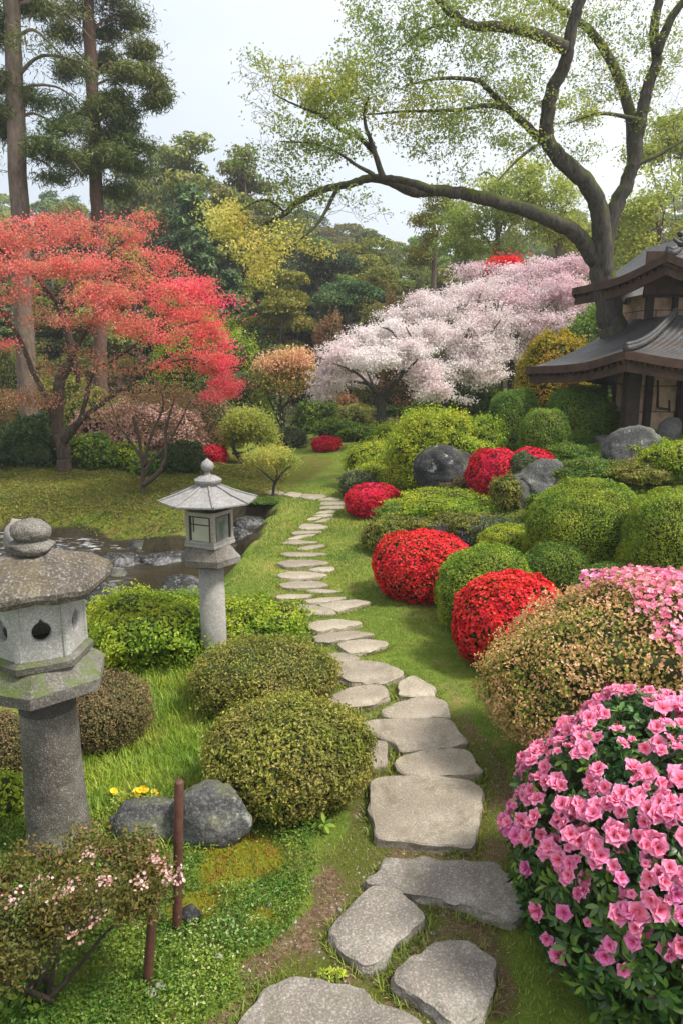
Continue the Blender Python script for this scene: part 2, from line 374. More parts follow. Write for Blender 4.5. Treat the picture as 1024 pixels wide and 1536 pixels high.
def soil_mask(x, y):                   # dark earth: stream banks, under the woods, bank faces
    p3 = np.stack([x, y, 0*x], -1); sd = poly_sd(x, y, POND)
    m = (1-sstep(sd+.18*noise(p3, 3, 81), .0, .40))
    left = sstep(-x, 1.2, 2.2)*sstep(y, 8.6, 9.2)
    m = np.maximum(m*.95, (1-sstep(sd+.25*noise(p3, 2, 82), .12, .5))*left*.9)
    m = np.maximum(m, .75*sstep(y+2*noise(p3, .4, 83), 19, 24))
    m = np.maximum(m, .8*sstep(-x-.25*y+1.0*noise(p3, .8, 84), 2.6, 4.2)*sstep(y, 13.5, 15.5))
    return m
def bank_mask(x, y):                   # olive and brown moss across the pond
    return sstep(-x+.25*(y-10), .9, 1.9)*sstep(y, 9.2, 10)*(1-sstep(y, 15, 17))
def build_ground():
    ys = -3+np.concatenate([np.linspace(0, 16, 380), 16+(np.exp(np.linspace(0, 1, 170)*3.9)-1)/(np.exp(3.9)-1)*560])
    us = np.linspace(-1, 1, 400); us = us*.6+us**3*.4
    Y, U = np.meshgrid(ys, us, indexing='ij'); X = U*(6+np.clip(Y, 0, None)*1.25)
    Z = height(X, Y); mb = MB(); n = len(us)
    i = np.arange(len(ys)-1)[:, None]*n; j = np.arange(n-1)[None]
    q = np.stack([i+j, i+j+1, i+n+j+1, i+n+j], -1).reshape(-1, 4)
    mb.add(np.stack([X, Y, Z], -1).reshape(-1, 3), q, a=dirt_mask(X, Y).ravel(), b=moss_mask(X, Y).ravel())
    m, t, o = newmat("ground_soil_and_grass")
    oc = nd(t, 'ShaderNodeTexCoord').outputs['Object']
    nA = nois(t, .9, 5, .6, oc); nB = nois(t, 14, 6, .7, oc); nC = nois(t, 60, 5, .75, oc); nD = nois(t, 3.2, 4, .6, oc)
    lawn = ramp(t, [(.32, (.085, .15, .020)), (.5, (.165, .23, .034)), (.68, (.30, .31, .065))], nA)
    lawn = mixc(t, ramp(t, [(.35, (0,)*3), (.7, (.8,)*3)], nB), lawn, (.07, .11, .015))
    lawn = mixc(t, ramp(t, [(.55, (0,)*3), (.72, (.8,)*3)], nD), lawn, (.30, .23, .09))
    dirt = ramp(t, [(.33, (.05, .030, .018)), (.5, (.15, .10, .062)), (.66, (.30, .22, .15))], nC); dirt = mixc(t, ramp(t, [(.4, (0,)*3), (.6, (.6,)*3)], nB), dirt, (.13, .075, .045))
    dirt = mixc(t, ramp(t, [(.42, (0,)*3), (.54, (1,)*3)], nD), dirt, mixc(t, nC, (.05, .065, .012), (.14, .15, .03)))
    moss = ramp(t, [(.35, (.20, .17, .012)), (.5, (.17, .19, .015)), (.68, (.22, .085, .02))], nB)
    soil = ramp(t, [(.3, (.018, .016, .010)), (.6, (.045, .038, .022)), (.75, (.055, .07, .015))], nB)
    bank = ramp(t, [(.32, (.06, .10, .012)), (.46, (.13, .15, .02)), (.56, (.15, .115, .035)), (.68, (.09, .06, .03))], nD)
    bank = mixc(t, ramp(t, [(.4, (0,)*3), (.65, (.6,)*3)], nB), bank, (.07, .10, .015))
    edge = mth(t, 'MULTIPLY_ADD', mth(t, 'SUBTRACT', nC, .5), 1.2, 0)
    def soft(a, lo=.35, hi=.65):
        r_ = nd(t, 'ShaderNodeMapRange'); t.links.new(mth(t, 'ADD', attr(t, a), edge), r_.inputs[0]); r_.inputs[1].default_value = lo; r_.inputs[2].default_value = hi; return r_.outputs[0]
    c = mixc(t, soft('bank'), lawn, bank); c = mixc(t, soft('v'), c, dirt); c = mixc(t, soft('r'), c, moss); c = mixc(t, soft('soil'), c, soil)
    principled(t, o, c, .95, .08, mth(t, 'ADD', nC, mth(t, 'MULTIPLY', nB, 1.4)), .9, .02)
    ob = mb.build("ground", m); tag(ob, kind='structure')
    for nm, f in (('soil', soil_mask), ('bank', bank_mask)):
        at = ob.data.attributes.new(nm, 'FLOAT', 'POINT'); at.data.foreach_set('value', f(X, Y).ravel().astype(np.float32))
build_ground()
# ---- water
def build_water():
    x0, y0 = POND.min(0)-1.5; x1, y1 = POND.max(0)+1.5
    mb = MB(); v = [(x0, y0, WATER_Z), (x1, y0, WATER_Z), (x1, y1, WATER_Z), (x0, y1, WATER_Z)]
    nx, ny = 120, 120; X, Y = np.meshgrid(np.linspace(x0, x1, nx), np.linspace(y0, y1, ny), indexing='ij')
    i = np.arange(nx-1)[:, None]*ny; j = np.arange(ny-1)[None]; q = np.stack([i+j, i+ny+j, i+ny+j+1, i+j+1], -1).reshape(-1, 4)
    rapid = np.maximum(1-sstep(X, -3.1, -2.2), sstep(X, -1.9, -1.7)*0+sstep(Y, 10.2, 11.0)*sstep(X, -2.6, -2.2)); rapid = np.maximum(rapid, sstep(Y, 9.3, 9.9)*.8)
    Z = WATER_Z+(.3+.7*rapid)*.012*noise(np.stack([X, Y, 0*X], -1), 3.5, 5)+.006*noise(np.stack([X, Y, 0*X], -1), 9, 6)
    mb.add(np.stack([X, Y, Z], -1).reshape(-1, 3), q, a=rapid.ravel())
    m, t, o = newmat("pond_water"); oc = nd(t, 'ShaderNodeTexCoord').outputs['Object']
    mpn = nd(t, 'ShaderNodeMapping'); mpn.inputs['Scale'].default_value = (.55, 1.6, 1); t.links.new(oc, mpn.inputs[0])
    n1 = nois(t, 2.2, 5, .6, mpn.outputs[0], 1.2); n2 = nois(t, 12, 5, .6, mpn.outputs[0], .8); big = nois(t, .55, 3, .5, oc)
    calm = ramp(t, [(.47, (0,)*3), (.56, (1,)*3)], big)
    rap = attr(t, 'v'); foam = mth(t, 'MULTIPLY', mth(t, 'MULTIPLY', rap, 1.0), mth(t, 'MULTIPLY', ramp(t, [(.52, (0,)*3), (.60, (1,)*3)], n2), ramp(t, [(.46, (0,)*3), (.54, (1,)*3)], n1)))
    col = mixc(t, n1, (.010, .008, .004), (.035, .026, .010)); col = mixc(t, mth(t, 'MULTIPLY', foam, .8), col, (.55, .58, .60))
    p = principled(t, o, col, mth(t, 'MULTIPLY_ADD', foam, .5, .05), .28, mth(t, 'MULTIPLY', mth(t, 'ADD', n1, mth(t, 'MULTIPLY', n2, .5)), mth(t, 'MULTIPLY_ADD', rap, .85, .15)), .8, .08)
    tag(mb.build("water", m), kind='structure')
build_water()
# ================================================================ stepping stones
M_STEP = stonemat("granite_step", (.34, .295, .23), (.20, .17, .13), (.52, .465, .38), moss=(.10, .11, .025), mossamt=.0, speck=120, bump=.9, vary=.35, stain=(.10, .085, .045))
M_STEPD = stonemat("granite_worn", (.27, .24, .205), (.13, .115, .10), (.47, .435, .39), moss=(.10, .11, .025), mossamt=.0, speck=110, bump=1.2, vary=.3, stain=(.09, .09, .05))
def chaikin(p, k=2, w=.2):
    for _ in range(k):
        q = np.roll(p, -1, 0); p = np.stack([p*(1-w)+q*w, p*w+q*(1-w)], 1).reshape(-1, 2)
    return p
def stone(poly_px, top, label, rough=.3, mat=None, seed=0, dome=.0, ztop=None):
    pp = np.array(poly_px, float); base = 0
    w_ = PZ(pp[:, 0], pp[:, 1], top)[:, :2]; w_ = w_.mean(0)+(w_-w_.mean(0))*1.05; w_ = chaikin(w_, 2, .16); top = min(top, .045)
    n = 72; cl = np.vstack([w_, w_[:1]]); L_ = np.r_[0, np.cumsum(np.linalg.norm(np.diff(cl, axis=0), axis=1))]
    s_ = np.linspace(0, L_[-1], n, endpoint=False); o = np.stack([np.interp(s_, L_, cl[:, k]) for k in (0, 1)], 1)
    c = o.mean(0); size = np.linalg.norm(o-c, axis=1).mean()
    o3 = np.concatenate([o, np.full((n, 1), seed*1.7)], 1)
    nrm = unit(o-c); rough = rough+.25; o = o+nrm*(noise(o3, 14, seed)*.012*rough*2+noise(o3, 45, seed)*.004)[:, None]
    b = min(.012, size*.045); rings = []
    fz = H(*c)
    for k, (sc_, z) in enumerate([(1.02, -.06), (1.0, .3*top), (1-.2*b/size, .82*top), (1-.8*b/size, top*.98), (1-2.2*b/size, top), (.86, top), (.72, top), (.55, top), (.38, top), (.2, top)]):
        r_ = c+(o-c)*sc_; zz = np.full(n, z)
        q3 = np.concatenate([r_, zz[:, None]], 1)
        if k >= 3: zz = zz+rough*.016*fbm(q3, 6, seed, 3)*{3: .1, 4: .3, 5: .75}.get(k, 1)
        if k in (1, 2): r_ = r_+nrm*(rough*.02*fbm(q3*[1, 1, 3], 9, seed+3, 2))[:, None]
        rings.append(np.stack([r_[:, 0], r_[:, 1], zz+0], 1))
    v = np.concatenate(rings+[np.array([[c[0], c[1], top+dome]])]); m = len(rings)
    i = np.arange(m-1)[:, None]*n; j = np.arange(n)[None]; k = (j+1) % n
    sgn = np.sum(o[:, 0]*np.roll(o[:, 1], -1)-np.roll(o[:, 0], -1)*o[:, 1])
    q = np.stack([i+j, i+k, i+k+n, i+j+n], -1).reshape(-1, 4); jj = np.arange(n)
    tr = np.stack([np.full(n, m*n), (m-1)*n+jj, (m-1)*n+(jj+1) % n], 1)
    if sgn < 0: q = q[:, ::-1]; tr = tr[:, ::-1]
    v[:, :2] -= c; mb = MB(); qk = 4*n; mb.add(v, q[:qk], None, smooth=False); mb.n -= len(v); mb.add(v, q[qk:], tr); mb.v.pop(); mb.a.pop(); mb.b.pop()
    ob = mb.build("stepping_stone", mat or M_STEP, local=True); ob.location = (c[0], c[1], 0)
    tag(ob, label, "stepping stone", "stepping stones of the garden path"); return o
STONES = [
 ([(335,1550),(376,1507),(397,1470),(437,1453),(475,1460),(503,1474),(531,1479),(573,1502),(611,1517),(650,1542),(600,1640),(370,1640)], .06, "large pale granite stone cut off by the bottom edge, nearest of the path", .8, 1),
 ([(585,1446),(601,1432),(629,1413),(667,1398),(704,1397),(728,1413),(744,1430),(737,1460),(719,1495),(695,1524),(667,1517),(648,1498),(620,1479),(594,1463)], .08, "rounded rough grey stone lying beside the large pink azalea, lowest on the right", 1.2, 1),
 ([(491,1388),(522,1352),(554,1322),(583,1324),(611,1338),(636,1364),(620,1388),(590,1404),(582,1420),(547,1439),(522,1416)], .07, "tilted squarish stone with a notched right side, left of the path's bare earth", .7, 1),
 ([(559,1306),(573,1282),(601,1274),(657,1273),(709,1277),(751,1285),(775,1301),(782,1329),(777,1357),(742,1355),(704,1348),(667,1334),(620,1327),(583,1320)], .09, "long wedge-shaped rough stone just below the big square slab", 1.1, 1),
 ([(554,1165),(589,1161),(644,1161),(693,1163),(720,1175),(720,1197),(715,1241),(710,1264),(671,1260),(617,1256),(567,1250),(559,1227),(558,1191)], .06, "biggest flat squarish slab of the path", .3, 0),
 ([(595,1139),(603,1130),(633,1122),(671,1118),(701,1120),(712,1137),(718,1157),(671,1159),(608,1156),(598,1149)], .06, "half-round slab touching the far edge of the big square slab", .4, 0),
 ([(541,1083),(551,1077),(589,1074),(644,1073),(671,1073),(685,1090),(697,1107),(688,1113),(644,1119),(600,1124),(592,1109),(570,1101),(554,1094)], .06, "wide slab with a stepped notch cut in its near left side", .3, 0),
 ([(548,1111),(576,1109),(582,1118),(581,1137),(580,1149),(562,1150),(545,1146),(540,1128)], .03, "small low stone half hidden by the near rounded shrub", .4, 0),
 ([(569,1063),(589,1052),(622,1043),(650,1041),(665,1048),(671,1062),(671,1071),(644,1072),(608,1073),(581,1070)], .06, "low arched slab between the notched slab and the small egg-shaped stone", .4, 0),
 ([(596,1036),(600,1019),(617,1013),(633,1018),(651,1030),(650,1040),(625,1042),(598,1041)], .05, "small egg-shaped stone at the lawn side of the path", .5, 0),
 ([(494,1044),(521,1031),(551,1027),(573,1027),(583,1036),(578,1045),(554,1055),(529,1060),(500,1058)], .04, "flat oval stone partly behind the twigs of the left shrubs", .5, 0),
 ([(503,1001),(515,991),(550,990),(578,994),(602,1005),(601,1012),(578,1021),(564,1025),(537,1023),(515,1019),(503,1010)], .045, "broad oval stone with a worn hollow in its top, beyond the shrubs", .5, 0),
 ([(483,980),(498,978),(520,980),(538,986),(534,989),(515,993),(498,988)], .035, "small thin stone tucked behind the broad oval one", .3, 0),
 ([(504,965),(523,961),(553,958),(583,962),(575,969),(553,976),(529,980),(515,973)], .04, "shield-shaped stone pointing right towards the lawn", .3, 0),
 ([(472,954),(490,949),(526,945),(560,950),(553,953),(531,956),(496,962),(474,961)], .04, "long oval stone just before the shield-shaped one", .3, 0),
 ([(463,935),(482,930),(509,928),(542,933),(531,938),(504,942),(479,947),(466,942)], .04, "oval stone standing alone after the wide twin pair", .3, 0),
 ([(421,909),(441,906),(468,907),(493,912),(505,919),(482,922),(449,922),(430,917)], .03, "large leaf-shaped stone on the left of the wide pair", .3, 0),
 ([(477,907),(504,901),(531,899),(556,902),(542,907),(509,917),(493,912)], .03, "pointed stone reaching right from the wide pair", .3, 0),
 ([(456,900),(482,896),(518,895),(515,898),(490,903),(466,904)], .025, "thin sliver of stone behind the pointed right-hand stone", .2, 0),
 ([(414,893),(433,891),(471,891),(463,896),(436,898),(419,897)], .025, "thin pale stone at the left edge, behind the leaf-shaped stone", .2, 0),
 ([(457,885),(477,883),(512,886),(504,888),(471,889)], .025, "narrow stone on the right, before the third of the even ovals", .2, 0),
 ([(418,876),(436,872),(471,871),(493,876),(477,881),(444,882),(425,881)], .03, "nearest of the three even oval stones across the lawn path", .2, 0),
 ([(416,862),(431,857),(460,857),(492,861),(472,866),(443,868),(423,866)], .03, "middle of the three even oval stones across the lawn path", .2, 0),
 ([(462,854),(477,850),(501,850),(501,854),(487,857)], .02, "short stone at the right between two of the even ovals", .2, 0),
 ([(415,844),(433,840),(467,839),(496,843),(477,847),(448,850),(426,849)], .03, "farthest and widest of the three even oval stones", .2, 0),
 ([(420,831),(433,828),(487,829),(488,831),(472,834),(435,834)], .02, "straight thin bar-like stone across the path", .2, 0),
 ([(444,824),(455,819),(487,816),(487,819),(467,824)], .02, "slanting stone on the right above the bar-like stone", .2, 0),
 ([(422,814),(438,810),(479,812),(467,815),(431,816)], .02, "thin stone on the left where the path starts to bend", .2, 0),
 ([(430,809),(448,803),(471,801),(472,802),(452,807)], .02, "narrow slanting stone at the start of the bend", .2, 0),
 ([(438,801),(443,796),(484,796),(479,799)], .02, "flat narrow stone lying straight at the bend", .2, 0),
 ([(446,793),(455,785),(479,786),(493,790),(479,794)], .02, "broadest stone within the distant bend of the path", .2, 0),
 ([(467,784),(482,779),(496,777),(489,782)], .02, "small right-hand stone behind the broadest bend stone", .2, 0),
 ([(459,780),(465,776),(482,775),(478,779)], .02, "small left-hand stone behind the broadest bend stone", .2, 0),
 ([(467,774),(482,771),(501,771),(496,774)], .02, "thin stone at the middle of the upper bend", .2, 0),
 ([(472,770),(482,766),(506,765),(501,769)], .02, "second thin stone of the upper bend, before the pale block", .2, 0),
 ([(479,763),(482,759),(516,758),(513,763)], .02, "pale blocky stone at the outermost point of the bend", .2, 0),
 ([(479,757),(483,752),(517,752),(515,757)], .02, "pale stone where the path turns back to the left", .2, 0),
 ([(475,750),(496,745),(512,749),(506,751)], .02, "corner stone at the turn, beside the lawn's dark shrub", .2, 0),
 ([(448,744),(457,740.5),(490,742),(482,748),(462,749)], .02, "long stone leading left along the far path", .2, 0),
 ([(424,742),(436,737),(455,740),(446,746)], .02, "stone between the corner and the small umbrella-shaped tree", .2, 0),
 ([(396,738),(408,735),(427,737.5),(422,742),(404,742)], .02, "far stone right beside the small umbrella-shaped tree", .2, 0),
 ([(362,737),(372,735),(387,736),(394,742),(379,743),(367,742)], .02, "last stone at the left end of the far path", .2, 0),
]
for i, (pl, tp, lb, rg_, rm) in enumerate(STONES): stone(pl, tp, lb, rg_, M_STEPD if rm else M_STEP, i+1)
# ================================================================ rocks
M_ROCKD = stonemat("dark_boulder", (.042, .042, .045), (.012, .013, .015), (.11, .11, .11), moss=(.09, .10, .02), mossamt=.25, speck=60, bump=.8, lich=(.36, .36, .34))
M_ROCKG = stonemat("grey_boulder", (.105, .105, .104), (.032, .032, .033), (.23, .225, .22), moss=(.09, .10, .02), mossamt=.5, speck=80, bump=.8, lich=(.36, .36, .33))
M_ROCKL = stonemat("pale_rock", (.30, .28, .25), (.16, .15, .13), (.48, .46, .43), speck=90, bump=.5)
M_ROCKW = stonemat("wet_rock", (.04, .04, .038), (.012, .012, .011), (.26, .26, .26), speck=30, bump=1.0)
MATS["wet_rock"].node_tree.nodes['Principled BSDF'].inputs['Roughness'].default_value = .25
def ico(sub):
    import bmesh
    bm = bmesh.new(); bmesh.ops.create_icosphere(bm, subdivisions=sub, radius=1)
    v = np.array([x.co[:] for x in bm.verts]); f = np.array([[a.index for a in x.verts] for x in bm.faces]); bm.free(); return v, f
ICO = {k: ico(k) for k in (2, 3, 4, 5)}
def rock_part(mb, c, rad, seed, cuts=8, sub=5, rough=.10, lean=(0, 0), pw=1.0, flat=.75):
    v, f = ICO[sub]; rg = np.random.default_rng(seed); v = v.copy(); d = unit(v)
    r = np.ones(len(v))
    for k in range(cuts):
        n = unit(rg.normal(size=3)); h = rg.uniform(flat, flat+.2); dt = d@n; r = np.minimum(r, np.where(dt > .05, h/np.maximum(dt, .05), 9))
    r = r*.85+.15*np.minimum(r, 1)
    v = d*r[:, None]; v = v*(1+rough*fbm(d, 1.8, seed, 3)+.35*rough*fbm(d, 7, seed+5, 3))[:, None]
    v = v*np.array(rad); v[:, 0] += lean[0]*v[:, 2]; v[:, 1] += lean[1]*v[:, 2]
    mb.add(v+np.array(c), None, f)
def rock(name, px, top, base, wpx, label, mat, seed, group=None, Yadd=0, lean=(0, 0), cuts=8, dr=.8, rough=.1, sub=5, flat=.75, cat="boulder"):
    g = G(px, base); s = S((top+base)/2, g[1]); rx = wpx*s/2; ry = rx*dr; yc = g[1]+ry*.7+Yadd
    z1 = P(px, top, yc)[2]; zg = H(g[0], yc); rz = max((z1-min(zg, g[2])), .02)*.62
    c = (P(px, base, yc)[0], yc, z1-rz*1.0)
    mb = MB(); rock_part(mb, (0, 0, 0), (rx*1.08, ry, rz*1.08), seed, cuts, sub, rough, lean, flat=flat)
    o = mb.build(name, mat, local=True); o.location = tuple(map(float, c)); return tag(o, label, cat, group)
rock("boulder", 666, 668, 748, 108, "dark blue-black leaning boulder with white lichen spots beside the red azalea", M_ROCKD, 12, "boulders on the hillside", cuts=14, lean=(.22, 0), flat=.58)
rock("boulder", 812, 692, 760, 112, "mid grey boulder with a mossy left flank, above the round clipped bush", M_ROCKG, 23, "boulders on the hillside", cuts=14, flat=.58)
rock("boulder", 773, 712, 764, 52, "low brown mossy stone leaning against the grey boulder's left side", M_ROCKG, 25, "boulders on the hillside", cuts=9, flat=.72, lean=(.3, 0))
rock("boulder", 942, 640, 704, 88, "rounded grey boulder in front of the pavilion wall", M_ROCKG, 37, "boulders on the hillside", cuts=12, flat=.6)
rock("boulder", 1003, 628, 662, 36, "small upright pale grey rock at the pavilion step", M_ROCKG, 41, "boulders on the hillside", sub=4)
rock("boulder", 552, 668, 700, 26, "brown rock half buried under the far end of the yellow-green hedge", M_ROCKG, 43, "boulders on the hillside", sub=4)
rock("boulder", 588, 778, 832, 90, "dark mossy stone forming the left face of the raised bank", M_ROCKD, 51, "edge stones of the raised bank", dr=.5, Yadd=.12)
rock("boulder", 660, 786, 830, 70, "dark mossy edge stone in the middle of the bank, behind the red azalea", M_ROCKD, 53, "edge stones of the raised bank", dr=.5, Yadd=.12)
rock("boulder", 702, 790, 832, 50, "small dark edge stone at the right end of the raised bank", M_ROCKD, 55, "edge stones of the raised bank", dr=.5, Yadd=.1, sub=4)
rock("boulder", 232, 1204, 1266, 130, "lichen-covered grey rock in the grass behind the rusty stake", M_ROCKG, 61, "rocks beside the rusty stakes", dr=.5, flat=.75)
rock("boulder", 318, 1180, 1270, 120, "taller grey rock right of the rusty stake, under the shrub", M_ROCKG, 68, "rocks beside the rusty stakes", dr=.6)
rock("small_rock", 286, 1358, 1392, 32, "small black stone on the moss behind the front stake", M_ROCKD, 71, sub=3, cat="stone")
for k, (a, b, w_, lb) in enumerate([(328, 1438, 15, "small white pebble alone in the green ground cover"), (441, 1385, 11, "small bluish white pebble at the right edge of the ground cover"),
        (229, 1494, 18, "pale pebble just at the foot of the front stake"), (241, 1482, 17, "pale pebble leaning on the right of the stake foot"), (236, 1505, 12, "tiny white pebble lowest of those by the stake"),
        (404, 1358, 8, "tiny grey pebble on the earth near the tilted stone"), (509, 1366, 8, "tiny pale pebble between the two rough stones")]):
    rock("pebble", a, b-w_*.5, b+w_*.4, w_, lb, M_ROCKL, 80+k, "pebbles in the near ground cover", sub=3, cat="pebble")
for k, (a, t_, b, w_, lb, mt) in enumerate([
        (22, 776, 822, 50, "large pale boulder on the stream edge behind the lantern finial", M_ROCKL), (147, 838, 858, 34, "smooth pinkish stone standing in the stream behind the lantern roof", M_ROCKL),
        (172, 848, 864, 36, "flat grey stone just right of the pinkish one", M_ROCKG), (235, 826, 846, 80, "dark mossy rock at the stream's far bank under the left shrubs", M_ROCKW),
        (175, 822, 850, 70, "dark wet rock with bright splashes in the rapids", M_ROCKW), (120, 820, 842, 50, "dark wet rock left of the bright splashes", M_ROCKW),
        (262, 822, 838, 60, "low wet rock against the bank behind the tall lantern", M_ROCKW), (268, 858, 900, 90, "broad wet slab in the pool left of the lantern post", M_ROCKW),
        (225, 884, 915, 60, "wet dark slab sunk behind the bright green shrub", M_ROCKW), (150, 870, 910, 80, "wet streaked slab right of the near lantern's light box", M_ROCKW),
        (372, 770, 792, 60, "wet gravelly slab in the narrow stream arm", M_ROCKW), (360, 790, 812, 44, "wet stone nearest in the narrow stream arm", M_ROCKW),
        (385, 760, 772, 40, "wet stone at the far end of the narrow stream arm", M_ROCKW), (70, 812, 832, 60, "wet dark rock just behind the lantern's stone ball", M_ROCKW),
        (205, 806, 824, 50, "mossy dark rock set into the far bank", M_ROCKD), (310, 806, 822, 44, "mossy rock on the bank touching the tall lantern's light box", M_ROCKD)]):
    g = PZ(a, b, WATER_Z); s = S(b, g[1]); rx = w_*s/2; ry = rx*.8; z1 = P(a, t_, g[1]+ry)[2]
    rz = max(.08, min(.45, z1-WATER_Z)); mb = MB(); rock_part(mb, (0, 0, 0), (rx, ry, rz*1.1), 100+k, 6, 4, .12)
    o = mb.build("stream_rock", mt, local=True); o.location = (g[0], g[1]+ry*.8, WATER_Z-.04); tag(o, lb, "rock", "rocks in and along the stream")
# ================================================================ stone lanterns
M_LAN = stonemat("lantern_granite", (.14, .125, .105), (.065, .058, .05), (.38, .36, .33), moss=(.065, .095, .015), mossamt=.0, speck=150, bump=.9)
M_LANP = stonemat("lantern_pale", (.36, .355, .34), (.20, .19, .17), (.50, .50, .49), moss=(.11, .11, .05), mossamt=.35, mscale=9, speck=110, bump=.4)
M_LANM = stonemat("lantern_mossy", (.15, .14, .12), (.06, .055, .05), (.28, .27, .24), moss=(.085, .125, .015), mossamt=.75, mscale=7, speck=120, bump=.7)
M_LANR = stonemat("lantern_roof", (.15, .13, .11), (.05, .042, .035), (.38, .35, .32), moss=(.15, .12, .05), mossamt=.35, mscale=5, speck=90, bump=1.0)
def zpx(py, Y): return float(P(512, py, Y)[2])
def roughen(mb, amt, sc_, seed):
    for k in range(len(mb.v)):
        v = mb.v[k]; n = unit(v-v.mean(0)); mb.v[k] = v+n*(amt*fbm(v, sc_, seed, 3))[:, None]
def dense_loft(mb, c, rings, n, rot, per=10, rough=.004, seed=1, roundc=.0, sub=3):
    """n-gon stack with subdivided sides so stone can be worn"""
    rr = []
    for (r0, z0), (r1, z1) in zip(rings[:-1], rings[1:]):
        k = max(1, min(8, int(math.hypot(r1-r0, z1-z0)/.012)))
        for i in range(k): rr.append((r0+(r1-r0)*i/k, z0+(z1-z0)*i/k))
    rr.append(rings[-1]); an = rot+np.arange(n)/n*2*math.pi; corner = np.stack([np.sin(an), -np.cos(an)], 1)
    ring = np.concatenate([corner[i]*(1-t)+corner[(i+1) % n]*t for i in range(n) for t in (np.linspace(0, 1, per, endpoint=False)[:, None],)])
    if roundc:
        L_ = np.linalg.norm(ring, axis=1, keepdims=True); ring = ring*(1-roundc*(L_-L_.min())/L_)
    m = len(ring); v = []
    for r, z in rr: v.append(np.concatenate([ring*r, np.full((m, 1), z)], 1))
    v = np.concatenate(v+[[[0, 0, rr[0][1]]], [[0, 0, rr[-1][1]]]]); v = v+unit(v*[1, 1, .3])*(rough*fbm(v+seed, 12, seed, 4))[:, None]
    M = len(rr); i = np.arange(M-1)[:, None]*m; j = np.arange(m)[None]; k = (j+1) % m
    q = np.stack([i+j, i+k, i+k+m, i+j+m], -1).reshape(-1, 4); jj = np.arange(m)
    tr = np.vstack([np.stack([np.full(m, M*m), (jj+1) % m, jj], 1), np.stack([np.full(m, M*m+1), (M-1)*m+jj, (M-1)*m+(jj+1) % m], 1)])
    mb.add(v+np.array(c), q, tr, smooth=False)
def holed_panel(mb, p0, p1, z0, z1, hole, th):
    """wall panel from p0 to p1 (xy), with a hole outline [(u,v) in metres from centre]; inner side offset th"""
    p0 = np.array(p0); p1 = np.array(p1); W = np.linalg.norm(p1-p0); ux = (p1-p0)/W; nx = np.array([ux[1], -ux[0]]); n = len(hole); c = (p0+p1)/2; zc = (z0+z1)/2
    hole = np.array(hole); ang = np.arctan2(hole[:, 1], hole[:, 0]); hw, hh = W/2, (z1-z0)/2
    k = np.minimum(hw/np.maximum(np.abs(np.cos(ang)), 1e-6), hh/np.maximum(np.abs(np.sin(ang)), 1e-6)); rect = np.stack([np.cos(ang)*k, np.sin(ang)*k], 1)
    for cx, cy in ((-hw, -hh), (hw, -hh), (hw, hh), (-hw, hh)):
        i = np.argmin(np.hypot(rect[:, 0]-cx, rect[:, 1]-cy)); rect[i] = (cx, cy)
    def to(uv, off): return np.stack([c[0]+ux[0]*uv[:, 0]+nx[0]*off, c[1]+ux[1]*uv[:, 0]+nx[1]*off, zc+uv[:, 1]], 1)
    v = np.concatenate([to(rect, 0), to(hole*1.12, -.0), to(hole, -.008), to(hole, -th), to(rect*.98, -th)]); j = np.arange(n); k2 = (j+1) % n
    q = np.concatenate([np.stack([a*n+j, a*n+k2, (a+1)*n+k2, (a+1)*n+j], 1) for a in range(4)]); mb.add(v, q, smooth=False)
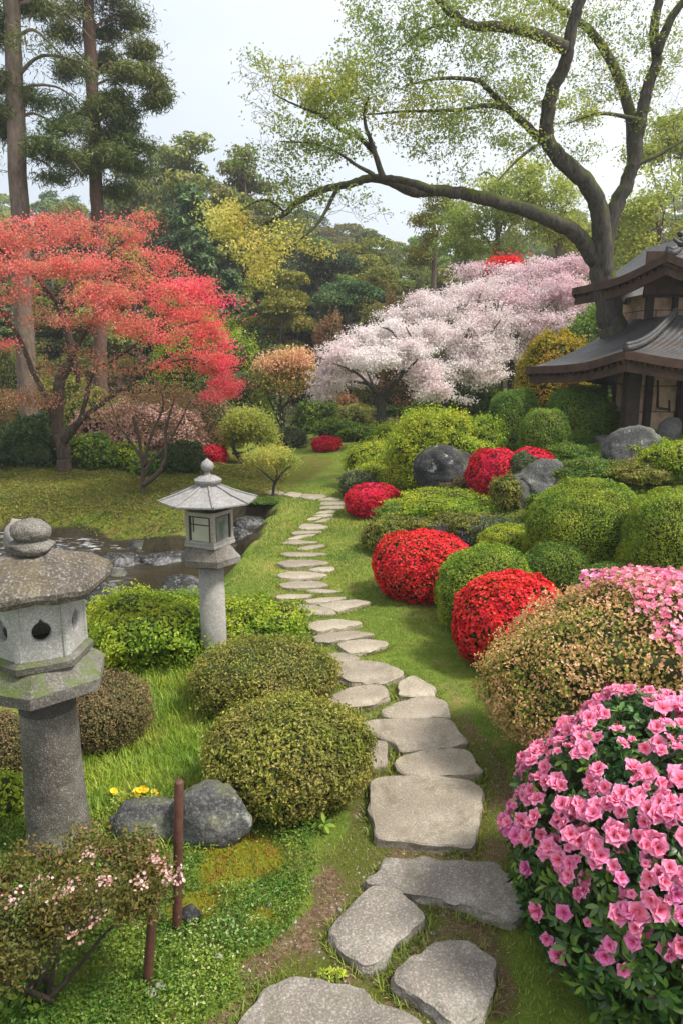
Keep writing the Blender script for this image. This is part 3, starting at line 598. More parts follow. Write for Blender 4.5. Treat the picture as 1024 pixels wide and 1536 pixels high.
def near_lantern():
    Y = 3.05; X = float(P(51, 870, Y)[0]); VA = R(21.5); root = thing("stone_lantern", (X, Y, H(X, Y)), "weathered granite lantern with a stone ball finial, at the left edge of the photo", "stone lantern")
    g = H(X, Y); z = lambda py: zpx(py, Y)
    m = MB(); dense_loft(m, (X+.012, Y, 0), [(.146, g-.08), (.140, g+.1), (.130, (g+z(1080))/2), (.120, zpx(1088, Y-.15)+.01)], 24, 0, 3, .006, 3); m.build("post", M_LAN, root)
    rot = R(-9)+VA; zp0 = zpx(1070, Y-.29); zq = zpx(1017, Y-.22)
    m = MB(); dense_loft(m, (X, Y, 0), [(.195, zp0-.035), (.225, zp0+.004)], 6, rot, 10, .004, 4); m.build("corbel", M_LAN, root)
    m = MB(); dense_loft(m, (X, Y, 0), [(.27, zp0), (.292, zp0+.006), (.296, zp0+.056), (.285, zp0+.064), (.21, zq+.002)], 6, rot, 12, .005, 5, .05); m.build("platform", M_LANM, root)
    rot = R(-24)+VA; zb = zq; zt = zpx(912, Y-.2)
    m = MB(); dense_loft(m, (X, Y, 0), [(.205, zb-.004), (.222, zb+.006), (.228, zb+.035), (.205, zb+.052)], 6, rot, 10, .004, 6); m.build("box_base", M_LANM, root)
    an = rot+np.arange(6)/6*2*math.pi; rb = .198; cs = [np.array([X+rb*math.sin(a), Y-rb*math.cos(a)]) for a in an]
    th = np.linspace(0, 2*math.pi, 40, endpoint=False); hx = .038*np.sin(th); hy = -.041*np.cos(th); hy = np.where(np.cos(th) < 0, hy*(1+.35*np.exp(-(hx/.006)**2)), hy)
    hole = np.stack([hx, hy], 1)
    bx = MB()
    for k in range(6):
        a, b = cs[k], cs[(k+1) % 6]; ab = unit(b-a); holed_panel(bx, a+ab*.02, b-ab*.02, zb+.048, zt, hole, .03)
    bo = bx.build("light_box", M_LANP, root)
    for k in range(6):
        m = MB(); d = unit(cs[k]-[X, Y]); c = cs[k]-d*.014; box(m, (c[0], c[1], (zb+.048+zt)/2), (.036, .036, zt-zb-.05), rz=an[k], bev=.006)
        m.build("corner_pillar", M_LANP, bo)
    m = MB(); rr = R(-22)+VA; ze = zpx(912, Y-.36)
    dense_loft(m, (X, Y, 0), [(.19, zt-.004), (.320, ze-.03), (.341, ze-.006), (.345, ze+.014), (.328, ze+.038), (.29, ze+.058), (.20, ze+.094), (.10, ze+.125), (.05, ze+.132)], 6, rr, 14, .012, 9, .04)
    m.build("roof", M_LANR, root)
    zc = ze+.112
    m = MB(); rock_part(m, (X, Y, zc+.035), (.104, .098, .040), 5, 3, 4, .05); f = m.build("finial_disc", M_LAN, root)
    m = MB(); rock_part(m, (X+.005, Y, zc+.104), (.084, .08, .056), 8, 3, 4, .06); m.build("finial_ball", M_LAN, root)
near_lantern()
M_LTOP = stonemat("far_lantern_roof", (.25, .24, .235), (.15, .145, .14), (.36, .35, .34), speck=60, bump=.4, lich=(.17, .16, .15))
M_WOODG = stonemat("far_lantern_wood", (.33, .31, .26), (.20, .18, .145), (.42, .40, .35), speck=90, bump=.3)
M_LPOST = stonemat("far_lantern_post", (.30, .29, .265), (.20, .19, .17), (.38, .37, .35), moss=(.12, .12, .05), mossamt=.25, speck=60, bump=.35)
M_PANE = newmat("paper_pane"); principled(M_PANE[1], M_PANE[2], ramp(M_PANE[1], [(.3, (.28, .28, .22)), (.7, (.38, .38, .31))], nois(M_PANE[1], 6)), .35, .4); M_PANE = M_PANE[0]
M_GLASS = newmat("dusty_glass"); principled(M_GLASS[1], M_GLASS[2], ramp(M_GLASS[1], [(.35, (.10, .12, .10)), (.6, (.26, .28, .25))], nois(M_GLASS[1], 7)), .12, .6); M_GLASS = M_GLASS[0]
M_DWOOD = newmat("dark_wood"); principled(M_DWOOD[1], M_DWOOD[2], (.045, .035, .028), .7, .25); M_DWOOD = M_DWOOD[0]
def far_lantern():
    Y = 5.15; X = float(P(317, 850, Y)[0]); g = H(X, Y); root = thing("stone_lantern", (X, Y, g), "slim lantern on a smooth round post with a ribbed eight-sided grey roof", "stone lantern")
    z = lambda py: zpx(py, Y); VA = R(10); zpb = zpx(854, Y-.2)
    m = MB(); loft(m, (X, Y, 0), [(.096, g-.05), (.095, z(973)), (.094, z(973)+.001), (.094, z(972)+.002), (.090, zpb+.01)], 28, smooth=True); p = m.build("post", M_LPOST, root)
    m = MB(); loft(m, (X, Y, 0), [(.098, z(973)-.004), (.101, z(973)), (.098, z(973)+.006)], 28, smooth=True); m.build("joint_ring", M_LPOST, p)
    m = MB(); dense_loft(m, (X, Y, 0), [(.17, zpb-.014), (.205, zpb), (.222, zpb+.006), (.224, zpb+.050), (.212, zpb+.058), (.150, zpx(827, Y-.19)+.002)], 6, R(12)+VA, 10, .002, 4, .04); m.build("platform", M_LAN, root)
    rot = R(9)+VA; zb, zt = zpx(827, Y-.19), zpx(768, Y-.1)
    m = MB(); loft(m, (X, Y, 0), [(.170, zb-.003), (.182, zb+.004), (.182, zb+.022), (.172, zb+.026), (.177, zb+.030), (.177, zb+.045), (.155, zb+.05)], 4, rot); m.build("box_base", M_LPOST, root)
    an = [rot+k*math.pi/2 for k in range(4)]; rb = .163; cs = [np.array([X+rb*math.sin(a), Y-rb*math.cos(a)]) for a in an]; z0 = zb+.048
    m = MB()
    for k in range(4): c = cs[k]+unit(np.array([X, Y])-cs[k])*.012; box(m, (c[0], c[1], (z0+zt)/2), (.030, .030, zt-z0), rz=an[k]+math.pi/4, bev=.003)
    for k in range(4):
        a, b = cs[k], cs[(k+1) % 4]; ab = unit(b-a); beam(m, (*(a+ab*.02), zt-.018), (*(b-ab*.02), zt-.018), .02, .03)
    bo = m.build("light_box", M_WOODG, root)
    for k in range(4):
        a, b = cs[k], cs[(k+1) % 4]; ab = unit(b-a); nn = np.array([ab[1], -ab[0]]); inn = -.010
        pa = a+ab*.026+nn*inn; pb = b-ab*.026+nn*inn
        mm = MB(); beam(mm, (*pa, (z0+zt-.034)/2), (*pb, (z0+zt-.034)/2), .006, zt-.034-z0, bev=0); wn = mm.build("window", M_GLASS if k == 0 else M_PANE, root)
        mm = MB(); of = nn*.006
        for tt in (.04, .96): q_ = pa+(pb-pa)*tt+of; beam(mm, (*q_, z0), (*q_, zt-.034), .010, .008, bev=0)
        if k != 0:
            q0 = pa+(pb-pa)*.06+of; q1 = pa+(pb-pa)*.94+of; beam(mm, (*q0, z0+(zt-z0)*.56), (*q1, z0+(zt-z0)*.56), .006, .006, bev=0)
            q_ = pa+(pb-pa)*.18+of; beam(mm, (*q_, z0+(zt-z0)*.3), (*q_, zt-.034), .006, .008, bev=0)
        beam(mm, (*(pa+of), zt-.038), (*(pb+of), zt-.038), .008, .008, bev=0)
        mm.build("lattice", M_DWOOD, wn)
    ze, za = zpx(765, Y-.34), zpx(731, Y-.08); r0, r1 = .345, .085; rr = R(5)+VA
    m = MB(); loft(m, (X, Y, 0), [(.17, ze-.012), (r0-.01, ze-.006), (r0, ze), (r0, ze+.010), ((r0+r1)/2, (ze+za)/2-.004), (r1, za)], 8, rr); ro = m.build("roof", M_LTOP, root)
    m = MB()
    for k in range(8):
        a = rr+k*math.pi/4; f = lambda r_, zz: (X+r_*math.sin(a), Y-r_*math.cos(a), zz)
        beam(m, f(r1*.95, za+.004), f((r0+r1)/2, (ze+za)/2+.002), .016, .012); beam(m, f((r0+r1)/2, (ze+za)/2+.002), f(r0+.006, ze+.012), .016, .012)
    m.build("ridge_rib", M_LTOP, ro)
    m = MB(); loft(m, (X, Y, 0), [(.075, za-.006), (.075, z(727)), (.095, z(722)), (.098, z(719)), (.06, z(714)), (.022, z(712)), (.018, z(708))], 12, smooth=False); m.build("cap", M_LTOP, root)
    m = MB(); zc = z(699); loft(m, (X, Y, 0), [(.012, zc-.052)]+[(.046*math.sin(t), zc-.043*math.cos(t)) for t in np.linspace(.3, 2.7, 12)]+[(.004, zc+.053)], 20, smooth=True); m.build("finial_ball", M_LTOP, root)
far_lantern()
# ================================================================ rusty stakes, rope
M_RUST = newmat("rusty_stake"); principled(M_RUST[1], M_RUST[2], ramp(M_RUST[1], [(.3, (.055, .022, .016)), (.6, (.10, .042, .030)), (.8, (.15, .075, .05))], nois(M_RUST[1], 30, 6, .7)), .6, .35, nois(M_RUST[1], 60), .3, .004); M_RUST = M_RUST[0]
def stake(bx, by, tx, ty, lb):
    g = G(bx, by); top = P(tx, ty, g[1]); mb = MB(); r = 7*S((ty+by)/2, g[1])
    tube(mb, [g+[0, 0, -.1], g, (g+top)/2, top-[0, 0, .008], top], [r*1.04, r*1.04, r, r*.97, r*.80], 18); o = mb.build("garden_stake", M_RUST)
    tag(o, lb, "stake", "rusty stakes among the shrubs"); return g, top
stake(266, 1400, 269, 1171, "tall round rusty-brown stake standing before the grey rocks")
stake(222, 1478, 231, 1345, "shorter rusty-brown stake with its head in the flowering shrub, nearer the camera")
M_ROPE = newmat("cord"); principled(M_ROPE[1], M_ROPE[2], (.5, .48, .42), .8); M_ROPE = M_ROPE[0]
mb = MB(); a, b = P(215, 675, 14.6), P(312, 673, 15.2); c_ = (a+b)/2-[0, 0, .03]; tube(mb, catmull([a, c_, b]), .006, 5); o = mb.build("rope", M_ROPE)
tag(o, "thin pale cord strung level between the trees across the lawn edge", "rope")
# ================================================================ plant materials
G1 = [(0, (.035, .065, .008)), (.45, (.075, .13, .014)), (.8, (.14, .20, .022)), (1, (.24, .28, .05))]
LM = {}
LM['topiary'] = leafmat("topiary_leaf", [(0, (.08, .16, .016)), (.45, (.20, .31, .025)), (.8, (.38, .46, .04)), (1, (.58, .58, .09))], .3, 1.5, .3)
LM['yellowgreen'] = leafmat("yellowgreen_leaf", [(0, (.14, .22, .014)), (.5, (.36, .46, .03)), (1, (.62, .64, .07))], .35, 1.5, .25)
LM['olive'] = leafmat("olive_leaf", [(0, (.09, .12, .018)), (.4, (.21, .25, .03)), (.75, (.38, .36, .06)), (1, (.55, .38, .15))], .3, 3.5, .35, patchcol=(0.266, 0.154, 0.077))
LM['brown'] = leafmat("brown_leaf", [(0, (0.105, 0.075, 0.038)), (.5, (0.240, 0.165, 0.075)), (1, (0.405, 0.285, 0.150))], .25, 4, .4, patchcol=(0.135, 0.165, 0.030))
LM['bright'] = leafmat("bright_leaf", [(0, (.12, .20, .014)), (.5, (.34, .44, .03)), (1, (.60, .63, .08))], .4, 2, .25)
LM['dark'] = leafmat("dark_leaf", [(0, (0.022, 0.053, 0.015)), (.6, (0.053, 0.105, 0.027)), (1, (0.120, 0.180, 0.045))], .25, 2, .3)
LM['mid'] = leafmat("mid_leaf", [(0, (.07, .14, .018)), (.6, (.17, .28, .03)), (1, (.31, .41, .05))], .3, 2, .3)
LM['greyg'] = leafmat("greygreen_leaf", [(0, (0.060, 0.090, 0.036)), (.6, (0.156, 0.192, 0.084)), (1, (0.312, 0.324, 0.180))], .3, 2, .3)
LM['peach'] = leafmat("peach_leaf", [(0, (.11, .19, .03)), (.30, (.28, .32, .05)), (.5, (.62, .40, .14)), (.75, (.84, .46, .26)), (1, (.92, .60, .44))], .3, 2.2, .32, patchcol=(0.161, 0.184, 0.025))
LM['orange'] = leafmat("orange_leaf", [(0, (.16, .08, .04)), (.6, (.45, .19, .10)), (1, (.62, .30, .18))], .3, 1, .5, patchcol=(.22, .20, .05))
LM['gold'] = leafmat("gold_leaf", [(0, (.20, .15, .01)), (.5, (.45, .33, .015)), (1, (.65, .52, .05))], .35, 1, .4)
LM['red'] = leafmat("red_petal", [(0, (.50, .012, .015)), (.5, (.78, .028, .03)), (1, (.86, .10, .09))], .3, 3, .15, hue=.012, rough=.6, spec=.15)
LM['crimson'] = leafmat("crimson_petal", [(0, (.42, .008, .022)), (.5, (.68, .014, .05)), (1, (.82, .06, .10))], .3, 3, .15, hue=.012, rough=.6, spec=.15)
LM['pinkfar'] = leafmat("pink_petal_small", [(0, (.72, .14, .30)), (.5, (.85, .28, .44)), (1, (.92, .50, .60))], .3, 3, .15, rough=.6, spec=.15)
LM['white'] = leafmat("white_blossom", [(0, (.50, .38, .38)), (.4, (.82, .75, .74)), (1, (.94, .91, .90))], .35, .7, .4, rough=.7, spec=.1, patchcol=(.78, .56, .58))
LM['whitep'] = leafmat("pale_pink_blossom", [(0, (.50, .34, .36)), (.4, (.82, .71, .73)), (1, (.93, .87, .88))], .35, .8, .6, rough=.7, spec=.1, patchcol=(.80, .52, .58))
LM['maple'] = leafmat("maple_leaf", [(0, (.15, .13, .05)), (.3, (.38, .22, .12)), (.55, (.70, .23, .17)), (.75, (.86, .20, .16)), (1, (.92, .10, .20))], .4, 2, .3, hue=.02)
LM['canopy'] = leafmat("canopy_leaf", [(0, (.15, .21, .05)), (.5, (.28, .35, .08)), (.8, (.50, .50, .09)), (1, (.78, .70, .20))], .5, 1.2, .2)
LM['flowery'] = leafmat("mixed_leaf", [(0, (.03, .05, .012)), (.45, (.075, .12, .018)), (.7, (.17, .16, .03)), (.85, (.30, .16, .09)), (1, (.36, .24, .18))], .3, 5, .4, patchcol=(0.240, 0.096, 0.036))
LM['palebl'] = leafmat("pale_bloom", [(0, (.36, .17, .14)), (.5, (.52, .32, .28)), (1, (.68, .52, .48))], .3, 3, .2)
LM['azlea'] = leafmat("azalea_leaf", [(0, (0.021, 0.063, 0.017)), (.5, (0.049, 0.119, 0.025)), (.9, (0.112, 0.224, 0.035)), (1, (0.210, 0.308, 0.042))], .2, 5, .25, rough=.38, spec=.5)
LM['shoot'] = leafmat("young_shoot", [(0, (.20, .26, .02)), (.5, (.34, .37, .03)), (1, (.46, .42, .06))], .4, 5, .2)
LM['grass'] = leafmat("grass_blade", [(0, (.09, .17, .012)), (.5, (.19, .31, .02)), (1, (.38, .44, .06))], .35, 1.5, .3)
LM['lawn'] = leafmat("lawn_blade", [(0, (.10, .155, .020)), (.5, (.20, .25, .035)), (1, (.38, .36, .09))], .3, 1.2, .35)
LM['cover'] = leafmat("cover_leaf", [(0, (.035, .085, .012)), (.5, (.09, .18, .02)), (.9, (.20, .30, .04)), (1, (.40, .45, .20))], .3, 4, .35)
LM['mossy'] = leafmat("moss_tuft", [(0, (.12, .11, .01)), (.5, (.26, .23, .015)), (1, (.36, .17, .03))], .2, 5, .5, patchcol=(.10, .14, .012))
LM['fdark'] = leafmat("forest_dark", [(0, (.035, .065, .024)), (.6, (.08, .13, .04)), (1, (.16, .22, .06))], .25, .25, .3, objrand=True)
LM['fmid'] = leafmat("forest_mid", [(0, (.08, .12, .022)), (.6, (.19, .25, .045)), (1, (.34, .38, .07))], .3, .25, .3, objrand=True)
LM['folive'] = leafmat("forest_olive", [(0, (.10, .12, .016)), (.6, (.25, .26, .03)), (1, (.42, .38, .07))], .35, .25, .3, objrand=True)
LM['fyel'] = leafmat("forest_yellow", [(0, (.17, .21, .03)), (.5, (.36, .42, .07)), (1, (.60, .60, .17))], .55, .4, .3)
LM['pine'] = leafmat("pine_needle", [(0, (0.040, 0.072, 0.022)), (.5, (0.088, 0.136, 0.035)), (1, (0.208, 0.240, 0.056))], .25, .6, .3, patchcol=(0.224, 0.160, 0.032))
BK = {'maple': barkmat("maple_bark", (.035, .025, .019), (.12, .09, .07)), 'big': barkmat("grey_mossy_bark", (.022, .019, .016), (.115, .10, .082), (.09, .11, .015), 5, .85),
      'pine': barkmat("pine_bark", (.075, .055, .042), (.20, .15, .115), (.09, .10, .03), 3, .5), 'red': barkmat("reddish_pine_bark", (.07, .04, .03), (.17, .10, .075)),
      'twig': barkmat("shrub_twig", (.035, .026, .018), (.10, .08, .06)), 'dark': barkmat("cherry_bark", (.03, .026, .024), (.09, .08, .07)),
      'core': barkmat("inner_twigs", (.030, .036, .012), (.06, .07, .026))}
# ================================================================ shrubs
def ell_surface(n, rg, zmin=-.8):
    d = unit(rg.normal(size=(int(n*1.6)+10, 3))); d = d[d[:, 2] > zmin][:n]; return d
def bush(px, top, base, wpx, label, leaf='topiary', name="clipped_shrub", group=None, L=.016, cov=1.0, lump=.085, lscale=2.2, ratio=.55, depth=.05,
         bloom=None, bl=.03, bn=1.0, bz=(-.9, 1), power=2.4, dr=1.0, Yoff=.0, cat="shrub", seed=None, Y=None, stems=True, tilt=.75, cap=42000, dark=False, vlo=0, fuzz=0, tf=None, vadd=0, wide=.6):
    seed = seed if seed is not None else int(px*7+base*3); rg = np.random.default_rng(seed)
    if Y is None: g = G(px, base); Y = g[1]
    s = S((top+base)/2, Y); rx = wpx*s/2; ry = rx*dr; yc = Y+ry*.55+Yoff; s2 = S((top+base)/2, yc); rx *= s2/s
    X = float(P(px, (top+base)/2, yc)[0]); zg = H(X, yc); zt = float(P(px, top, yc+ry*.1)[2]); 
    hgt = max(zt-zg, .12); rz = hgt*.56; zc = zt-rz
    root = thing(name, (X, yc, zg), label, cat, group)
    rad = np.array([rx, ry, rz]); c = np.array([X, yc, zc]); tl = max(.045, 2.2*L); tsc = max(3., rx/tl*.8); tuft = min(.07, .55*tl/rx)*(.55 if leaf in ('topiary', 'mid') and name == 'clipped_shrub' else 1) if tf is None else tf
    def surf(d):
        e = np.abs(d)**power; r = 1/(e.sum(1))**(1/power); f = 1+lump*fbm(d, lscale, seed, 3)+tuft*fbm(d, tsc, seed+2, 2); return d*(r*f)[:, None]
    v, f = ICO[5 if s < .009 else 4]; cv = surf(v)*rad*(.95-depth); cv[:, 2] = np.maximum(cv[:, 2]+zc, zg+.05 if stems else zg-.03)-zc
    mb = MB(); mb.add(cv+c, None, f); core = mb.build("branches", BK['core'], root)
    if stems:
        mb = MB(); n = 5
        for k in range(n):
            a = rg.uniform(0, 2*math.pi); r_ = rg.uniform(.0, .25)*rx; p0 = np.array([X+math.cos(a)*r_, yc+math.sin(a)*r_*dr, zg-.03]); p1 = c+np.array([math.cos(a)*rx*.5, math.sin(a)*ry*.5, -rz*.3])
            tube(mb, catmull([p0, (p0*.6+p1*.4)+rg.normal(size=3)*.02, p1], 3), np.linspace(.012, .007, 7)*max(1, rx/.4), 6)
        mb.build("stem", BK['twig'], root)
    area = 2*math.pi*rx*(ry+rz)*.9; n = int(min(cap, cov*area/(.30*L*L))); nb = 0
    if bloom: n = int(n*.6)
    d = ell_surface(n, rg, -.93); p = surf(d); t = np.abs(rg.normal(size=(len(d), 1)))*depth; p = p*(1-t+fuzz*rg.random((len(d), 1))**4)*rad+c
    nn = unit(d/rad); k = p[:, 2] > zg+.01; p, nn = p[k], nn[k]
    cl = fbm(p, 1/max(L*7, .08), seed+4, 2)
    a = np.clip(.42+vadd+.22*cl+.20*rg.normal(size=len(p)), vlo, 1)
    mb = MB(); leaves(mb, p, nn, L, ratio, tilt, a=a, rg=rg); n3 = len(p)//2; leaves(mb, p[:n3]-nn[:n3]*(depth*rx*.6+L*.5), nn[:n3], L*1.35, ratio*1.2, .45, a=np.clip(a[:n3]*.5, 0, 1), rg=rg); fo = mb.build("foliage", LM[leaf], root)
    if bloom:
        for bm_, fn, reg in (bloom if isinstance(bloom, list) else [(bloom, None, None)]):
            bl = bl*.62; n = int(min(15000, bn*area/(.62*bl*bl))); d = ell_surface(n, rg, max(bz[0], -.93)); p = surf(d)*(1.0+.02*rg.random((len(d), 1)))*rad+c
            nn = unit(d/rad); th = .25*fbm(p, 2.6/max(rx, .3), seed+9, 3)*1.4+rg.normal(size=len(p))*.15
            keep = (p[:, 2] > zg+.02) & (fbm(p, 26/max(rx*2, .5), seed+8, 2) > (-.62-.45*d[:, 2]))
            if fn is not None: keep &= fn(p)
            p, nn = p[keep], nn[keep]
            mb = MB(); blooms(mb, p, nn, bl, 5, .4, a=np.clip(.5+.3*rg.normal(size=len(p)), 0, 1), rg=rg, wide=wide)
            tag(mb.build("blossoms", LM[bm_], root), kind="stuff")
    return root, c, rad
CL = "clipped and mounded shrubs along the path"
bush(633, 797, 903, 142, "ball of bright red azalea at the lawn edge, with dark gaps near its foot", 'dark', 'azalea_bush', "red azaleas", bloom='red', bl=.030, bn=2.2, L=.02, power=2.35, cat="azalea")
bush(728, 822, 955, 148, "light green clipped mound between the two big red azaleas", 'topiary', group=CL, power=2.5, vlo=.25)
bush(768, 863, 1010, 170, "broad red azalea mound spreading in front of the light green mound", 'dark', 'azalea_bush', "red azaleas", bloom='red', bl=.034, bn=2.2, L=.022, power=2.2, cat="azalea", lump=.06)
bush(560, 727, 778, 84, "low oval red azalea at the path bend under the dark boulder", 'dark', 'azalea_bush', "red azaleas", bloom='crimson', bl=.032, bn=2.2, power=2.2, cat="azalea")
bush(764, 786, 858, 100, "bright yellow-green low shrub showing behind the light green mound", 'yellowgreen', group=CL, power=2.2, Y=7.2)
bush(880, 725, 880, 182, "large dark-bodied clipped dome with a lit yellow-green top, above the path", 'topiary', group=CL, power=2.5, Y=6.4, cov=1.1)
bush(1018, 728, 880, 172, "large yellowish clipped dome at the right edge of the photo", 'topiary', group=CL, power=2.5, Y=5.7, cov=1.1, vlo=.3)
bush(835, 812, 880, 110, "dark green shrub filling the gap under the large clipped dome", 'mid', group=CL, power=2.2, Y=6.1)
bush(920, 845, 890, 120, "small green shrub between the two large domes", 'mid', group=CL, power=2.2, Y=5.6)
FR = None
r_, cF, rF = bush(1045, 858, 1165, 660, "big mound of peach and olive leaves with pink flowers on its right side", 'peach', 'azalea_bush', "large azaleas in the right foreground", L=.021, cov=1.5, cap=70000, lump=.09, lscale=3.5, depth=.07,
     Y=3.3, dr=.62, vadd=.17, wide=.42, bloom=[('pinkfar', lambda p: ((.55*fbm(p, 5.5, 5, 2)+2.5*(p[:, 0]-1.38)+1.6*(p[:, 2]-.66) > .48)), None)], bl=.050, bn=1.6, cat="azalea", power=2.0)
bush(372, 1045, 1225, 10, "x", 'olive') if False else None
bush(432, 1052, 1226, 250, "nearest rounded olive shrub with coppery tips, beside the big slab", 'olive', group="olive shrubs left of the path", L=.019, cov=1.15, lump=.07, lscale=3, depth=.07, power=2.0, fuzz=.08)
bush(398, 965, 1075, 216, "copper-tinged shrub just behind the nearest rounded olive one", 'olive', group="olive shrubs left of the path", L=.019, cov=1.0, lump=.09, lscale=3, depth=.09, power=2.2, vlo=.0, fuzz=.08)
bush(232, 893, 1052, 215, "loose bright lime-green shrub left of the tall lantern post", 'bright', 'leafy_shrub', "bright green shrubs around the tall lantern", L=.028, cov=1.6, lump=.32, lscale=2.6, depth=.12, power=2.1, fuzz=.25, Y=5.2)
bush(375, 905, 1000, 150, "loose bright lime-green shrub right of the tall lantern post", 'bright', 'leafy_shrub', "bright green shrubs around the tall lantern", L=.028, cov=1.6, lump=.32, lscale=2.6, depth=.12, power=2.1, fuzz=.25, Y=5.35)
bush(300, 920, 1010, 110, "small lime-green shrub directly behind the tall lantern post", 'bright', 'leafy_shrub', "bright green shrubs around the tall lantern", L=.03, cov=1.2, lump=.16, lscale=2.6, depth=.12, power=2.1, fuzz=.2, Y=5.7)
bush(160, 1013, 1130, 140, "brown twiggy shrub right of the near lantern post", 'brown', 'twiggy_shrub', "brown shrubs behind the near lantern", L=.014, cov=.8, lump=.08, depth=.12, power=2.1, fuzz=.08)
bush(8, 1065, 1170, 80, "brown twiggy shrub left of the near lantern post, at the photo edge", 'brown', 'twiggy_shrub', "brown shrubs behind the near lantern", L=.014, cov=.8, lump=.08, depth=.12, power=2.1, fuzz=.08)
bush(5, 1160, 1235, 60, "small bright green shrub at the left edge below the brown one", 'bright', 'leafy_shrub', L=.022, cov=1, lump=.14, fuzz=.15)
# hillside
HG = "loose shrubs covering the hillside"
YG = [(690, 617, 690, 110), (640, 625, 705, 110), (600, 640, 722, 100), (560, 665, 735, 80), (575, 690, 742, 95), (540, 705, 750, 60)]
YL = ["top right end of the yellow-green hedge behind the dark boulder", "crown of the yellow-green hedge left of the dark boulder", "middle of the yellow-green hedge on the slope", "small pale shrub at the upper left end of the yellow-green hedge", "low yellow-green shrub above the oval red azalea", "greyish green shrub rounding the path bend"]
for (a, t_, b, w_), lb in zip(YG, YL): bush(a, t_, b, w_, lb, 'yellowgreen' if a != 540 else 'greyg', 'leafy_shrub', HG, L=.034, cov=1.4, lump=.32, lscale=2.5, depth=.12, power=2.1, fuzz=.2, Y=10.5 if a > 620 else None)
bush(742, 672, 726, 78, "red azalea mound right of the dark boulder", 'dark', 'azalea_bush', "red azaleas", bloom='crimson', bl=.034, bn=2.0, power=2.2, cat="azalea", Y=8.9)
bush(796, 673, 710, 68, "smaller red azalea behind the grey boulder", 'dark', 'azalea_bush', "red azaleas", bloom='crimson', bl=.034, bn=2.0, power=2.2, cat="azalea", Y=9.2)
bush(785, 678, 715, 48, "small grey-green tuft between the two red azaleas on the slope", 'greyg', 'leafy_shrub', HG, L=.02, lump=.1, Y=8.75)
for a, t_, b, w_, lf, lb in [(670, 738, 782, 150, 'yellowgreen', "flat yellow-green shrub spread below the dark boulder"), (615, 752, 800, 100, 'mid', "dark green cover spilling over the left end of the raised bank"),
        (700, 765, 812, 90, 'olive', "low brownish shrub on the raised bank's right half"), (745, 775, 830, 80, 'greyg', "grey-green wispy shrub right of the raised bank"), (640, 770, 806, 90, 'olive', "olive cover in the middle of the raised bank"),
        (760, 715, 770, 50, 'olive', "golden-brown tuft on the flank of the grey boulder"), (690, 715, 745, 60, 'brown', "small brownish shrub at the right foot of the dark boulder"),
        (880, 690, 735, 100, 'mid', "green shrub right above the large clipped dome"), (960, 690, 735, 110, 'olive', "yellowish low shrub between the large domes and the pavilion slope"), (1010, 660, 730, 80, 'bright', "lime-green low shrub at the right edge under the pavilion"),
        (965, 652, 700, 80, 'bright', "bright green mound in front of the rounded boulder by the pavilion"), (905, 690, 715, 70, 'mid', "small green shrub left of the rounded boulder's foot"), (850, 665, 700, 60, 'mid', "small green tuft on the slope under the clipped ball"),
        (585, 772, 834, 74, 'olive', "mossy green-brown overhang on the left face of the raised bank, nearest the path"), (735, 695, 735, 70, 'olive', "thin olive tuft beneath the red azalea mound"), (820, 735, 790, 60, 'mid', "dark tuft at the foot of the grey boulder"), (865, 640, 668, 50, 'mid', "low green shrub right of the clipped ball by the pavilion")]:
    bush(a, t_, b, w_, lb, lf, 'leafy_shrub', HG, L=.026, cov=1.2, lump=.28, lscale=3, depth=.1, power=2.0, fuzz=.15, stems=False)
TG = "clipped balls beside the pavilion"
bush(817, 612, 672, 78, "small clipped ball on the slope in front of the pavilion's left eave", 'mid', group=TG, L=.024, power=2.3, Y=10.2, vlo=.3)
bush(770, 583, 645, 88, "clipped ball left of the pavilion, behind the smaller ball", 'mid', group=TG, L=.026, power=2.3, Y=11.8, vlo=.25)
bush(868, 580, 645, 120, "wide flat clipped mound under the pavilion's left eave", 'mid', group=TG, L=.026, power=2.2, Y=11.4, lump=.09, dr=.7)
bush(832, 500, 558, 106, "golden yellow shrub showing over the pavilion's lower roof", 'gold', 'leafy_shrub', L=.05, lump=.14, fuzz=.1, Y=14.5, power=2.1, cov=1.2)
# lawn and far shrubs
bush(489, 654, 678, 42, "small oval crimson azalea alone on the far lawn", 'dark', 'azalea_bush', "red azaleas", bloom='crimson', bl=.05, bn=2.2, L=.03, cat="azalea")
bush(322, 668, 698, 40, "small crimson azalea behind the tall lantern's finial", 'dark', 'azalea_bush', "red azaleas", bloom='crimson', bl=.05, bn=2, L=.03, cat="azalea", Y=14.5)
bush(268, 682, 706, 30, "dim red azalea left of the tall lantern's finial", 'dark', 'azalea_bush', "red azaleas", bloom='crimson', bl=.05, bn=1.0, L=.03, cat="azalea", Y=14.5)
bush(296, 670, 700, 26, "thin pinkish red azalea between the two behind the lantern finial", 'dark', 'azalea_bush', "red azaleas", bloom='crimson', bl=.045, bn=1.2, L=.03, cat="azalea", Y=14.7)
bush(400, 745, 765, 60, "round patch of dark green ground plants at the foot of the umbrella-shaped tree", 'mid', 'leafy_shrub', L=.02, lump=.1, stems=False, power=2, cat="plant")
MG = "background shrubs beyond the lawn"
